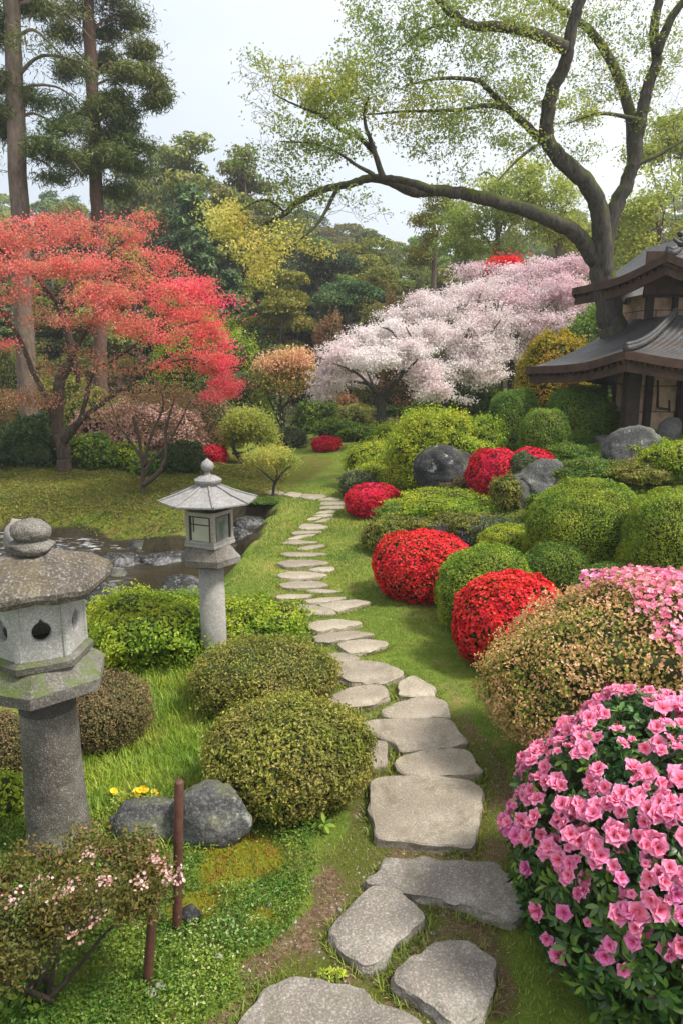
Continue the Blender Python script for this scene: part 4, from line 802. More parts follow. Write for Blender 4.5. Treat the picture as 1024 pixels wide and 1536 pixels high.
for k, (a, t_, b, w_, lf, lb) in enumerate([
    (545, 636, 662, 70, 'mid', "low green shrub right of the crimson azalea on the far lawn"), (505, 628, 658, 60, 'mid', "dark green shrub above the crimson azalea on the far lawn"), (470, 600, 650, 60, 'mid', "rounded green shrub left below the white cherry"),
    (440, 640, 672, 40, 'greyg', "pale green shrub under the peach-leaved tree"), (380, 590, 650, 60, 'mid', "green shrub behind the small yellow tree"), (600, 605, 640, 70, 'mid', "dark shrub right of the white cherry trunk"),
    (640, 600, 640, 60, 'mid', "dark green shrub under the middle cherry"), (530, 605, 640, 60, 'olive', "olive shrub left of the white cherry trunk"), (700, 560, 625, 80, 'mid', "green mass beneath the pink cherry"), (725, 545, 600, 60, 'bright', "lighter green shrub beneath the pink cherry"),
    (20, 640, 700, 120, 'dark', "dark evergreen shrub at the left edge behind the maple trunk"), (60, 620, 700, 90, 'dark', "dark evergreen shrub just left of the maple trunk"), (135, 650, 705, 70, 'mid', "green shrub right of the maple trunk"), (180, 665, 705, 70, 'bright', "light green shrub behind the small bare-stemmed maple"),
    (275, 660, 712, 60, 'dark', "dark shrub behind the dim red azalea"), (225, 680, 715, 60, 'mid', "green shrub among the stems of the small maple"), (345, 560, 640, 90, 'greyg', "grey-green round tree-like shrub under the maple's red fringe"), (400, 530, 610, 60, 'greyg', "grey-green shrub behind the peach-leaved tree"),
    (310, 480, 600, 150, 'bright', "large soft green shrub showing below the maple's pink fringe"), (15, 520, 640, 120, 'olive', "olive green shrub behind the maple at the left edge"), (85, 560, 660, 120, 'olive', "olive shrub behind the maple stems"), (150, 590, 670, 90, 'olive', "brownish olive shrub right of the maple stems"),
    (190, 612, 690, 120, 'pk', "peach-pink flowering shrub seen through the bare stems"), (250, 615, 690, 110, 'pk', "pale pink flowering shrub right of the peach-pink one"), (310, 600, 690, 90, 'brown', "bare brownish shrub left of the small yellow tree"),
    (900, 600, 640, 60, 'mid', "green shrub in the shade under the pavilion's eave"), (980, 470, 540, 120, 'bright', "lime green shrub seen between the two pavilion roofs"), (890, 460, 540, 100, 'mid', "green shrub behind the big tree trunk"),
    (600, 455, 500, 60, 'orange', "russet-leaved shrub on the hillside above the white cherry"), (495, 470, 540, 44, 'orange', "narrow russet shrub at the forest edge left of the white cherry"), (560, 462, 500, 60, 'olive', "yellow-olive shrub above the white cherry"),
    (520, 590, 620, 40, 'orange', "small orange shrub under the white cherry's left edge")]):
    far = {600: 24, 495: 26, 560: 25, 757: 21.5, 980: 17, 890: 17, 310: 20, 345: 18, 400: 20, 380: 19}.get(a)
    if a == 310 and lf == 'brown': far = 16.5
    Yf = far or min(float(G(a, b)[1]), 22)
    kw = dict(bloom='pinkfar', bl=.07, bn=1.2) if lf == 'rd' else {}
    if lf == 'rd': kw = dict(bloom='red', bl=.12, bn=2, power=3.5)
    if lf == 'pk': kw = dict(bloom='palebl', bl=.06, bn=1.4)
    bush(a, t_, b, w_, lb, {'rd': 'dark', 'pk': 'orange'}.get(lf, lf), 'background_shrub', MG, L=.06, cov=1.2, lump=.32, lscale=2.4, depth=.12, fuzz=.15, Y=Yf, dr=.7, cap=14000, seed=300+k, **kw)
# ================================================================ near pink azalea
def petal_flower(mb, c, N, size, rg, r_):
    N = unit(np.asarray(N)); T = unit(np.cross(N, rg.normal(size=3))); B = np.cross(N, T); U, W = np.meshgrid(np.linspace(0, 1, 6), np.linspace(-1, 1, 5), indexing='ij')
    ph0 = rg.uniform(0, 6.28)
    for layer in range(2 if rg.random() < .9 else 1):
        sc_ = 1.0 if layer == 0 else .66
        for k in range(5):
            th = ph0+2*math.pi*k/5+layer*.63+rg.normal()*.09; op = (.22+.28*rg.random()) if layer == 0 else .7
            d = T*math.cos(th)+B*math.sin(th); e = -T*math.sin(th)+B*math.cos(th)
            wid = .46*np.sin(np.clip(U*.90+.05, 0, 1)*math.pi)**.75
            ruf = .07*np.sin(W*5+U*7+rg.uniform(0, 6))*U+.035*rg.normal(size=U.shape)*U
            flare = U**1.0; lift = op*(U*.55-.35*U**2.6*(1 if layer == 0 else .3))+.10*np.abs(W)*wid*1.2+ruf
            out_ = .5*flare*(1.0-.12*W*W)
            v = c+size*sc_*(d*out_[..., None]+e*(W*wid*.56)[..., None]+N*(lift+.03*layer)[..., None])
            i = np.arange(5)[:, None]*5; j = np.arange(4)[None]; q = np.stack([i+j, i+j+1, i+6, i+5], -1) if False else np.stack([i+j, i+j+1, i+5+j+1, i+5+j], -1)
            mb.add(v.reshape(-1, 3), q.reshape(-1, 4), a=np.clip(U*.9+.1*np.abs(W), 0, 1).ravel(), b=r_, smooth=True)
    for k in range(4):
        d = unit(N+.35*rg.normal(size=3)); tube(mb, [c, c+d*size*.28, c+d*size*.5], [size*.012]*3, 4, a=.0, b=r_, cap=False)
m, t, o = newmat("azalea_petal")
col = ramp(t, [(0, (.60, .05, .10)), (.22, (.82, .14, .22)), (.55, (.88, .26, .43)), (1, (.92, .42, .64))], attr(t, 'v')); col2 = ramp(t, [(0, (.46, .03, .15)), (.3, (.72, .11, .36)), (1, (.87, .30, .62))], attr(t, 'v'))
col = mixc(t, ramp(t, [(.4, (0,)*3), (.9, (1,)*3)], attr(t, 'r')), col, col2)
p_ = nd(t, 'ShaderNodeBsdfPrincipled'); L(col, p_.inputs['Base Color']) if False else t.links.new(col, p_.inputs['Base Color']); p_.inputs['Roughness'].default_value = .55; p_.inputs['Specular IOR Level'].default_value = .2
tr_ = nd(t, 'ShaderNodeBsdfTranslucent'); t.links.new(col, tr_.inputs[0]); ms_ = nd(t, 'ShaderNodeMixShader'); ms_.inputs[0].default_value = .3
t.links.new(p_.outputs[0], ms_.inputs[1]); t.links.new(tr_.outputs[0], ms_.inputs[2]); t.links.new(ms_.outputs[0], o.inputs[0]); M_PETAL = m
def whorls(mb, p, N, size, rg, k=6, a=None):
    n = len(p); N = unit(N); T0 = unit(np.cross(N, rg.normal(size=(n, 3)))); B0 = np.cross(N, T0); ph = rg.uniform(0, 6.28, n)
    for i in range(k):
        th = (ph+2*math.pi*i/k+.3*rg.normal(size=n))[:, None]; el = rg.uniform(.15, .75, (n, 1)); s = size*rg.uniform(.7, 1.15, (n, 1))
        d = unit((T0*np.cos(th)+B0*np.sin(th))+N*el); e = np.cross(N, d); e = unit(e); u = np.cross(d, e)
        w_ = s*.17; q0 = p+d*s*.06
        v = np.stack([q0, q0+d*s*.4+e*w_+u*w_*.35, q0+d*s*.42-N*0, q0+d*s*.4-e*w_+u*w_*.35, q0+d*s*.95-N*s*.12, q0+d*s*.75+e*w_*.7+u*w_*.1-N*s*.04, q0+d*s*.75-N*s*.06, q0+d*s*.75-e*w_*.7+u*w_*.1-N*s*.04], 1)
        base = np.arange(n)[:, None]*8
        qd = np.concatenate([base+[0, 1, 2, 2], base+[0, 2, 3, 3]]) ; quads = np.concatenate([base+[2, 1, 5, 6], base+[3, 2, 6, 7]]); tris = np.concatenate([base+[0, 1, 2], base+[0, 2, 3], base+[6, 5, 4], base+[7, 6, 4]])
        aa = rg.random(n) if a is None else np.clip(a+.15*rg.normal(size=n), 0, 1)
        mb.add(v.reshape(-1, 3), quads, tris, a=np.repeat(aa, 8), smooth=True)
def pink_azalea():
    rg = np.random.default_rng(5); c = np.array([1.22, 2.42, .34]); rad = np.array([.545, .56, .55]); zg = 0
    root = thing("azalea_bush", (c[0], c[1], 0), "large azalea covered in ruffled pink flowers, nearest at the right edge", "azalea", "large azaleas in the right foreground")
    def surf(d): e = np.abs(d)**2.3; return d*((1/(e.sum(1))**(1/2.3))*(1+.07*fbm(d, 2.5, 9, 3)))[:, None]
    v, f = ICO[4]; cv = surf(v)*rad*.84; mb = MB(); mb.add(cv+c, None, f); mb.build("branches", BK['core'], root)
    d = ell_surface(2600, rg, -.95); p = surf(d)*(1-.10*rg.random((len(d), 1)))*rad+c; k = p[:, 2] > .01; d, p = d[k], p[k]
    mb = MB(); whorls(mb, p, unit(d/rad)+.5*rg.normal(size=d.shape), .055, rg); mb.build("foliage", LM['azlea'], root)
    cam0 = np.array([0, 0, EYE])
    d = ell_surface(900, rg, .3); p = surf(d)*1.01*rad+c; k = fbm(p, 5, 77, 2) > .6; d, p = d[k], p[k]
    mb = MB(); whorls(mb, p, unit(d/rad), .05, rg, 7); mb.build("young_shoots", LM['shoot'], root)
    # flowers: the photographed lone ones, then clusters over the crown
    spots = []
    for (x, y) in [(789,1303),(792,1310),(806,1366),(845,1368),(881,1383),(865,1232),(834,1260),(846,1300),(877,1318),(820,1408),(838,1432),(888,1437),(962,1397),(1000,1422),(987,1495),(941,1350),(938,1335),(932,1272),(945,1245),(976,1290),(1005,1330),(758,1250),(770,1230),(790,1262),(812,1268)]:
        dr = rays(x, y); o_ = (cam0-c)/rad; dd = dr/rad; A = dd@dd; B_ = 2*o_@dd; C_ = o_@o_-1.06; D_ = B_*B_-4*A*C_
        if D_ > 0: q = cam0+dr*((-B_-math.sqrt(D_))/(2*A)); spots.append((q, unit((q-c)/rad**2)))
    while len(spots) < 900:
        d = unit(rg.normal(size=3)); 
        if d[2] < -.15 or (rg.random() > .10+1.25*d[2]*1.1) or fbm(d, 4.2, 31, 2) < -.30: continue
        q = surf(d[None])[0]*rad*1.03+c; N = unit(d/rad)
        for j in range(rg.integers(2, 5)):
            off = rg.normal(size=3)*.028; off -= N*np.dot(off, N); spots.append((q+off+N*rg.uniform(0, .02), unit(N+.5*rg.normal(size=3))))
    keep = []
    for q, N in spots:
        if all(np.linalg.norm(q-k[0]) > .024 for k in keep): keep.append((q, N))
    def vis(s_): q, N = s_; v = cam0-q; n = unit(q-c); return n@unit(v)-(0 if q[0]/max(q[1], .1) < .47 else 5)
    order = sorted(range(len(keep)), key=lambda i: -vis(keep[i])); ms = MB()
    for rank, i in enumerate(order):
        q, N = keep[i]; low = sstep(np.array([.75-q[2]]), 0, .5)[0]; mbf = MB() if rank < 100 else ms
        petal_flower(mbf, q, unit(N+.35*unit(cam0-q)+np.array([0, 0, .15])+.2*rg.normal(size=3)), .068*(rg.uniform(.75, 1.15) if rg.random() < .85 else .5), rg, float(np.clip(.15+.6*low+.2*rg.normal(), 0, 1)))
        if rank < 100: mbf.build("blossom", M_PETAL, root)
    tag(ms.build("blossoms", M_PETAL, root), kind="stuff")
pink_azalea()
# ================================================================ trees
def crown_tree(root, limbs, pads, bark, leaf, n_ends, L, per, sig=.06, rg=None, twr=.011, maxr=.03, fill=0, ratio=.55, tilt=1.2, flat=1.0, sides=8, droop=0., end=.35, parts=("trunk", "crown"), wob=.12, gap=None, minr=.0025):
    """limbs: [(points, r0, r1)], pads: [(centre, radii, weight, v)]; twigs reach from the limbs into the pads and carry the leaves"""
    rg = rg or rng; mb = MB(); nodes = []; nr = []
    for pts, r0, r1 in limbs:
        c = catmull(pts, 6); c = c+np.concatenate([np.zeros((1, 3)), rg.normal(size=(len(c)-1, 3))*min(r0*.05, .012)]); r = r0+(r1-r0)*np.linspace(0, 1, len(c))**.8
        tube(mb, c, r, sides if r0 > .03 else 6, wob=wob); k = max(0, int(len(c)*.12)); nodes.append(c[k:]); nr.append(r[k:])
    nodes = np.concatenate(nodes); nr = np.concatenate(nr)
    W = np.array([p[2] for p in pads], float); W /= W.sum(); idx = rg.choice(len(pads), n_ends, p=W); C = np.array([p[0] for p in pads]); Rr = np.array([p[1] for p in pads]); V = np.array([p[3] for p in pads])
    d = unit(rg.normal(size=(n_ends, 3)))*(rg.random((n_ends, 1))**.4); E = C[idx]+d*Rr[idx]; ev = V[idx]
    dist = np.array([np.min(((nodes-e)**2).sum(1)) for e in E]); order = np.argsort(dist)
    pool = np.zeros((len(nodes)+n_ends*4, 3)); pr = np.zeros(len(pool)); m = len(nodes); pool[:m] = nodes; pr[:m] = nr; LP, LN, LV = [], [], []
    for i in order:
        e = E[i]; df = pool[:m]-e; dd = np.sqrt((df**2).sum(1))+.35*np.clip(df[:, 2], 0, None); j = int(np.argmin(dd)); a = pool[j]; ln = np.linalg.norm(e-a)+1e-6
        bend = rg.normal(size=3)*ln*.10; bend[2] += ln*(.08-droop)
        ts = np.array([0, .33, .66, 1.])[:, None]; q = a*(1-ts)+e*ts+bend*np.sin(ts*math.pi)
        r0 = min(pr[j]*.7, max(minr, min(maxr, ln*twr)+.002)); r1 = max(minr*.6, r0*.35); rr = np.linspace(r0, r1, 4)
        tube(mb, q, rr, 4, cap=False); pool[m:m+3] = q[1:]; pr[m:m+3] = rr[1:]; m += 3
        k = max(1, int(per*rg.uniform(.6, 1.4))); tt = rg.uniform(1-min(1, end/ln+.15), 1.04, k)[:, None]
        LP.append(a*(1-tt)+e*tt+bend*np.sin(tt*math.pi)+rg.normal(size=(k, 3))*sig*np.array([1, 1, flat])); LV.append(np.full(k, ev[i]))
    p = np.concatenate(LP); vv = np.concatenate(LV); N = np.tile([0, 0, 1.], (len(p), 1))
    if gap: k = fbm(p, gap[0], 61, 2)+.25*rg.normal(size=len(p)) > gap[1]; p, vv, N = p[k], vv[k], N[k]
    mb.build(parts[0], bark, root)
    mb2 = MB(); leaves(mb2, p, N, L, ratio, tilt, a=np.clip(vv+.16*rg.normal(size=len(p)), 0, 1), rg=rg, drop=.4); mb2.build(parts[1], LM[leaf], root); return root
def pxl(pts, Y):                        # polyline of photo pixels; Y number or list
    Ys = [Y]*len(pts) if np.isscalar(Y) else np.interp(np.linspace(0, 1, len(pts)), np.linspace(0, 1, len(Y)), Y)
    return np.array([P(a, b, y) for (a, b), y in zip(pts, Ys)])
def pad(px, py, rx, ry, Y, ryd=None, w=None, v=.5):
    s = S(py, Y); return (P(px, py, Y), np.array([rx*s, (ryd if ryd else rx*s*.8), ry*s]), w or rx*ry, v)
# -- red maple
g = G(97, 706); Y = float(g[1]); rg = np.random.default_rng(21)
print('maple Y', Y)
root = thing("maple_tree", g, "spreading maple with coral-red leaves and dark forked stems across the stream", "maple tree")
lim = [([(97,712),(97,690),(95,670),(89,650),(87,630),(88,592),(92,567),(108,541)], Y, .15, .085), ([(95,662),(104,652),(118,634),(140,615),(168,594),(206,568)], [Y, Y-.6], .09, .03),
 ([(108,541),(107,520),(98,486),(89,457)], Y, .08, .06), ([(89,457),(55,416),(18,389),(-15,360)], [Y, Y-.8], .05, .015), ([(91,455),(111,415),(147,391),(187,360),(203,348)], [Y, Y+.8], .055, .015),
 ([(109,535),(127,500),(150,470),(175,452)], [Y, Y-.5], .05, .018), ([(86,640),(72,600),(50,558),(30,508),(2,467),(-25,440)], [Y, Y-.9], .07, .02), ([(120,634),(131,592),(141,558),(173,538),(223,505),(250,496),(300,480)], [Y, Y-.4], .05, .014),
 ([(118,575),(117,545),(112,530)], Y+.3, .045, .03), ([(206,568),(250,545),(290,540),(330,560)], [Y-.6, Y-1], .028, .01), ([(98,486),(130,440),(190,400),(250,420),(310,440)], [Y, Y+.5], .035, .01)]
limbs = [(pxl(a, y), r0, r1) for a, y, r0, r1 in lim]
pads = [pad(a, b, c, d, Y+e, None, w_, v) for a, b, c, d, e, w_, v in [
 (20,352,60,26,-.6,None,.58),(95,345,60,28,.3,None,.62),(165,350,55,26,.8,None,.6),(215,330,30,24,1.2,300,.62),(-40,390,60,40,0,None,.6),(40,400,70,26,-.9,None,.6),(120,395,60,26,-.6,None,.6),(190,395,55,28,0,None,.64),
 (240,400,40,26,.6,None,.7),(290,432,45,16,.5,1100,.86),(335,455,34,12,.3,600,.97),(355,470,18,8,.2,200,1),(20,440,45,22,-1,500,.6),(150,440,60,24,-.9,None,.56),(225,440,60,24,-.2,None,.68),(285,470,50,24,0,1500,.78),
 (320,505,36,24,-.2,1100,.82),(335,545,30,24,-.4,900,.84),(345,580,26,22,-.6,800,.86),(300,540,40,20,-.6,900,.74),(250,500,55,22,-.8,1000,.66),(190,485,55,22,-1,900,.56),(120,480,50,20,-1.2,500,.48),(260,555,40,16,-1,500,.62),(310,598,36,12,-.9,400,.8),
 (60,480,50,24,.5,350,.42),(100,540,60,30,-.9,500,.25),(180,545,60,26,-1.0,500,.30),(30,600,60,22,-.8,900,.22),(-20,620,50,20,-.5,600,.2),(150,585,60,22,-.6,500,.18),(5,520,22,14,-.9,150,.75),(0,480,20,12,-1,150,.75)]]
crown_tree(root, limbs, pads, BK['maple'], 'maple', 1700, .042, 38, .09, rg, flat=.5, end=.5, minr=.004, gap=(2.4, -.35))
# -- small multi-stemmed maple
g = G(213, 742); Y = float(g[1]); rg = np.random.default_rng(22)
root = thing("maple_tree", g, "small sparse many-stemmed maple with thin brownish foliage, left of the tall lantern", "maple tree")
lim = [([(213,745),(215,720),(214,690),(207,650),(200,625)], .045, .02), ([(215,715),(225,695),(250,668),(272,630),(286,600)], .035, .012), ([(216,700),(225,660),(245,610),(240,580)], .03, .01), ([(214,690),(195,660),(180,640),(165,600)], .025, .01), ([(214,728),(235,712),(247,690),(250,640),(262,600)], .05, .015)]
pads = [pad(a, b, c, d, Y+e, None, None, v) for a, b, c, d, e, v in [(200,600,45,20,0,.2),(250,590,45,22,.4,.25),(290,610,40,22,0,.15),(170,625,35,18,-.4,.15),(235,640,50,18,.5,.1),(310,650,30,22,.5,.15)]]
crown_tree(root, [(pxl(a, Y), r0, r1) for a, r0, r1 in lim], pads, BK['maple'], 'maple', 420, .035, 12, .07, rg, end=.4)
# -- small trees on the lawn
def small_tree(bpx, bpy_, label, lim, pads_, leaf, bark, n, L_, per, sig=.06, seed=1, name="garden_tree", Y=None, Yd=0, **kw):
    g = G(bpx, bpy_) if Y is None else None
    if g is None: x = float(P(bpx, bpy_, Y)[0]); g = np.array([x, Y, H(x, Y)])
    Y = float(g[1]); print(label[:30], 'Y', round(Y, 1), 'z', round(float(g[2]), 2))
    root = thing(name, g, label, "tree", kw.pop('group', None)); lb = []
    for k, (a, r0, r1) in enumerate(lim):
        p_ = pxl(a, [Y, Y+(0 if k == 0 else [.0, .5, -.5, .3, -.3][k % 5])]); 
        if k == 0: p_[0] = g-[0, 0, .05]
        lb.append((p_, r0, r1))
    crown_tree(root, lb, [pad(a, b, c, d, Y+e, None, w_, v) for a, b, c, d, e, w_, v in pads_], bark, leaf, n, L_, per, sig, np.random.default_rng(seed), **kw); return root
small_tree(409, 746, "little umbrella-shaped tree with yellow-green top at the far path", [([(409,746),(411,730),(413,722)], .028, .022), ([(413,724),(400,712),(385,700)], .018, .008), ([(413,724),(425,708),(437,698)], .018, .008), ([(412,728),(416,708),(410,692)], .015, .006)],
   [(405,684,38,9,0,None,.75),(385,690,24,8,.1,None,.7),(430,692,22,8,0,None,.6),(408,678,26,7,.2,None,.85)], 'canopy', BK['dark'], 260, .030, 34, .05, 31)
small_tree(370, 697, "small round tree with bright yellow leaves at the far lawn", [([(352,697),(352,675),(350,655)], .05, .03), ([(350,660),(365,640),(385,630)], .03, .012), ([(350,680),(375,675),(395,655)], .03, .012), ([(350,655),(345,640),(340,630)], .02, .01)],
   [(360,635,26,18,0,None,.55),(388,640,28,20,0,None,.6),(400,655,20,16,0,None,.5),(350,655,22,18,.2,None,.4),(375,625,22,9,0,None,.7)], 'gold' if False else 'fyel', BK['dark'], 320, .05, 34, .08, 32)
small_tree(425, 665, "peach-leaved young tree in front of the woods left of the white cherry", [([(425,668),(424,640),(422,610)], .07, .045), ([(423,640),(405,600),(395,570)], .035, .012), ([(422,615),(440,590),(450,560)], .035, .012), ([(422,610),(420,580),(425,550)], .03, .01), ([(424,650),(448,625),(460,600)], .03, .01)],
   [(415,545,38,12,0,None,.72),(445,538,28,10,0,None,.8),(400,570,32,16,0,300,.3),(440,575,32,18,0,300,.45),(455,560,20,14,0,None,.5),(385,600,24,16,0,150,.2)], 'peach', BK['dark'], 420, .06, 26, .1, 33)
# -- cherries
CH = [(-1.0)]
def ch(*a, **k): return small_tree(*a, **k, name="cherry_tree", group="flowering cherries on the slope")
ch(572, 637, "white-blossomed cherry nearest the lawn, with low forked limbs", [([(572,637),(571,615),(570,592)], .13, .10), ([(570,595),(550,575),(520,572),(490,560)], .07, .02), ([(570,592),(590,575),(606,560),(625,540)], .07, .02), ([(571,600),(560,580),(545,545),(530,515)], .05, .015), ([(572,600),(600,585),(640,590)], .04, .012), ([(606,560),(620,520),(608,490)], .04, .012), ([(571,600),(600,560),(612,540),(590,500),(570,490)], .05, .015), ([(570,595),(535,560),(500,545)], .05, .012)],
   [(492,565,26,26,0,None,.55),(515,530,36,24,0,None,.6),(545,510,40,20,.5,None,.65),(585,495,42,20,.8,None,.65),(560,540,40,20,-.8,None,.6),(610,530,42,24,-.5,None,.6),(480,590,16,12,0,None,.5),(540,570,30,10,.5,200,.5),(630,560,36,22,0,None,.55),(640,505,36,26,.8,None,.6),(655,585,26,14,-.4,None,.5)],
   'white', BK['dark'], 1300, .050, 42, .10, seed=41, end=.4, gap=(3.0, -.20), minr=.005, twr=.018, maxr=.04, Y=17.0, flat=.4)
ch(660, 612, "blush-white cherry in the middle of the slope", [([(660,615),(666,590),(668,570)], .10, .08), ([(668,572),(650,540),(640,505),(620,480)], .05, .015), ([(668,570),(690,540),(700,500)], .05, .015), ([(667,580),(700,565),(730,560),(760,535)], .05, .02), ([(690,540),(730,505),(750,480)], .035, .012), ([(668,572),(640,560),(625,520),(600,490)], .06, .02), ([(668,575),(690,520),(710,470),(720,440)], .06, .015)],
   [(665,470,46,24,.5,None,.55),(700,445,46,22,.9,None,.5),(735,435,40,18,1,None,.45),(690,500,46,28,-.3,None,.6),(740,480,42,26,0,None,.5),(720,530,44,24,-.4,None,.55),(680,555,40,20,-.6,None,.55),(755,520,30,20,0,None,.5),(640,450,40,14,1.2,500,.4),(710,575,34,12,-.4,None,.55),(625,470,40,16,.8,500,.6),(650,590,34,14,-.5,350,.6),(690,598,26,8,-.5,150,.6),(730,560,34,16,-.5,450,.55),(600,470,36,12,1.2,350,.6)],
   'white', BK['dark'], 1400, .052, 42, .11, seed=42, gap=(3.0, -.20), minr=.005, twr=.018, maxr=.04, Y=18.5, flat=.4)
ch(766, 560, "pinker cherry highest on the slope beside the pavilion roof", [([(766,575),(766,550),(762,530),(765,510)], .10, .07), ([(765,512),(790,490),(815,465),(835,500)], .04, .015), ([(765,510),(750,480),(740,450)], .045, .015), ([(764,520),(800,505),(840,480),(860,440)], .045, .015), ([(815,465),(850,430),(870,410)], .03, .01)],
   [(770,415,42,18,.6,None,.5),(810,405,44,18,.6,None,.45),(855,400,36,18,.4,None,.3),(790,445,46,24,0,None,.45),(840,435,42,24,-.2,None,.35),(870,450,26,26,0,None,.3),(800,485,46,24,-.4,None,.5),(850,480,34,18,-.4,None,.4),(755,470,30,24,.2,None,.4),(700,410,40,14,1.5,500,.3),(730,400,30,8,1.5,200,.2),(790,530,30,14,-.2,None,.5),(820,510,34,16,-.3,400,.5),(750,520,34,20,-.2,None,.55),(865,400,26,16,.4,None,.25)],
   'whitep', BK['dark'], 1400, .054, 40, .12, seed=43, gap=(3.0, -.22), minr=.005, twr=.018, maxr=.04, Y=19.5, flat=.4)
small_tree(757, 470, "small tree with scarlet flowers peeping over the top of the cherries", [([(757,470),(757,440),(757,415)], .05, .03), ([(757,420),(745,408),(740,402)], .02, .01), ([(757,420),(768,408),(772,400)], .02, .01)],
   [(752,403,16,9,0,None,.5),(766,402,12,8,0,None,.6),(744,405,10,7,0,None,.4)], 'red', BK['dark'], 160, .09, 40, .12, seed=44, Y=21.5, name="flowering_tree")
# -- big leaning tree
Y = 12.5; x = float(P(950, 600, Y)[0]); g = np.array([x, Y, H(x, Y)]); rg = np.random.default_rng(51)
root = thing("shade_tree", g, "tall grey mossy-limbed tree with fine spring leaves arching over the garden", "tree")
s11 = S(450, Y)
trunk = np.vstack([g-[0, 0, .1], g+[0, 0, .3], pxl([(934,560),(926,530),(918,490),(906,430),(899,390),(899,360)], Y)])
big = [(trunk, .26, .18), (pxl([(902,420),(908,360),(920,315),(937,280),(950,240),(958,190),(968,140),(984,92),(980,45),(988,-5),(995,-60)], [Y, Y-.3]), .155, .05), (pxl([(983,80),(1005,30),(1030,-5),(1060,-40)], [Y-.3, Y-.6]), .08, .03),
 (pxl([(905,430),(902,370),(898,320),(883,280),(850,248),(822,215),(819,180),(830,130),(847,95),(856,45),(872,-5),(890,-60)], [Y, Y-1.0]), .165, .07), (pxl([(893,392),(865,352),(830,332),(790,316),(740,302),(690,290),(655,286),(620,288),(585,272),(555,267),(520,277),(480,286),(450,302),(425,322),(400,335)], [Y, Y-2.0]), .135, .028),
 (pxl([(812,212),(790,190),(757,160),(735,138),(712,120),(657,118),(610,128)], [Y-.4, Y-1.2]), .07, .015), (pxl([(760,163),(725,158),(682,165),(607,167),(550,172)], [Y-.8, Y-1.6]), .04, .01), (pxl([(847,72),(802,50),(752,40),(707,38),(677,20),(657,0),(640,-30)], [Y-.9, Y-2]), .09, .03), (pxl([(707,38),(660,38),(632,48),(602,70)], [Y-1.5, Y-2]), .025, .008),
 (pxl([(950,240),(945,175),(927,115),(892,55),(857,25),(822,0),(790,-30)], [Y-.1, Y+.8]), .10, .04), (pxl([(575,270),(562,230),(546,178),(552,145)], [Y-1.6, Y-1.9]), .05, .012), (pxl([(562,230),(537,205),(512,195),(480,172),(445,158),(410,140)], [Y-1.6, Y-2.4]), .04, .008), (pxl([(560,262),(535,248),(505,228),(470,215),(420,212)], [Y-1.7, Y-2.3]), .03, .007),
 (pxl([(505,283),(492,310),(475,338),(452,358),(430,376)], [Y-1.8, Y-2.1]), .03, .01), (pxl([(747,270),(772,243),(800,220)][::-1], [Y-.5, Y-1]), .03, .01), (pxl([(650,286),(620,275),(590,268),(560,268)], [Y-1.4, Y-1.5]), .06, .04), (pxl([(960,180),(900,170),(850,185)], [Y-.2, Y-1]), .04, .01), (pxl([(945,250),(990,230),(1040,200)], [Y-.2, Y]), .05, .015), (pxl([(430,320),(400,300),(370,310),(340,330)], [Y-2, Y-2.2]), .02, .008), (pxl([(910,380),(905,385)], Y), .05, .04)]
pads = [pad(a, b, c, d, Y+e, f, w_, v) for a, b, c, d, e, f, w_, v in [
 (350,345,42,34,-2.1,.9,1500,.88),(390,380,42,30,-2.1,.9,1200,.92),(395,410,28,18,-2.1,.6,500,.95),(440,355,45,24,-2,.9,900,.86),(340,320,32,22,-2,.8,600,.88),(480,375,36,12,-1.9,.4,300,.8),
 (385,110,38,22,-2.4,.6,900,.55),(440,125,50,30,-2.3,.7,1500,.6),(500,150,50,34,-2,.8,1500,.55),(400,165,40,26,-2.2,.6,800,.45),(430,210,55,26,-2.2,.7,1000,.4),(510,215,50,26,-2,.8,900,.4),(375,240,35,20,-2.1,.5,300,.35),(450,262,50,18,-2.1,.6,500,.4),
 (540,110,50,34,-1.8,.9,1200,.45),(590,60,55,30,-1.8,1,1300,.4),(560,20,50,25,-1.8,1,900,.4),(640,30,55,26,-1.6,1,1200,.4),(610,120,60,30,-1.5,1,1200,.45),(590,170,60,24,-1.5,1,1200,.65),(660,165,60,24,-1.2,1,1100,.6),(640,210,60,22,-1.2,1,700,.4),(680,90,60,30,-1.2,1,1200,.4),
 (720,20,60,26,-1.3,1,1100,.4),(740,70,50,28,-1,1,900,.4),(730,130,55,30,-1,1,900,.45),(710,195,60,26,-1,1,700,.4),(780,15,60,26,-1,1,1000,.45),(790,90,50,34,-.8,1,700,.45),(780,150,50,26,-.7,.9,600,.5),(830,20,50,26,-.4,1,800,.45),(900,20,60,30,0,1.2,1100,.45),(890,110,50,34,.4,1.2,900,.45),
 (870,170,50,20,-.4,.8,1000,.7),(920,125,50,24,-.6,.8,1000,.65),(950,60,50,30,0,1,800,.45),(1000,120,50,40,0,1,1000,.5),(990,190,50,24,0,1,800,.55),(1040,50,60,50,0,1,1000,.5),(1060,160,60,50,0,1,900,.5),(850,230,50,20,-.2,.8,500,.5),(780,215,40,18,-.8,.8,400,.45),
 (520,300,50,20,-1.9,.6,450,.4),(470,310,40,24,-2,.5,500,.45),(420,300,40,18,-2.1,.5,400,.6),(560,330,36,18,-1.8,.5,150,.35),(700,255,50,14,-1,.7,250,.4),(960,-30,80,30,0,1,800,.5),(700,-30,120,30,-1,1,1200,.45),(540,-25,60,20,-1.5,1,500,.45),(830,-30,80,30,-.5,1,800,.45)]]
crown_tree(root, big, pads, BK['big'], 'canopy', 4600, .048, 15, .085, rg, flat=.5, end=.6, sides=18, maxr=.026, twr=.012, minr=.0045, gap=(1.5, -.12), wob=.10)
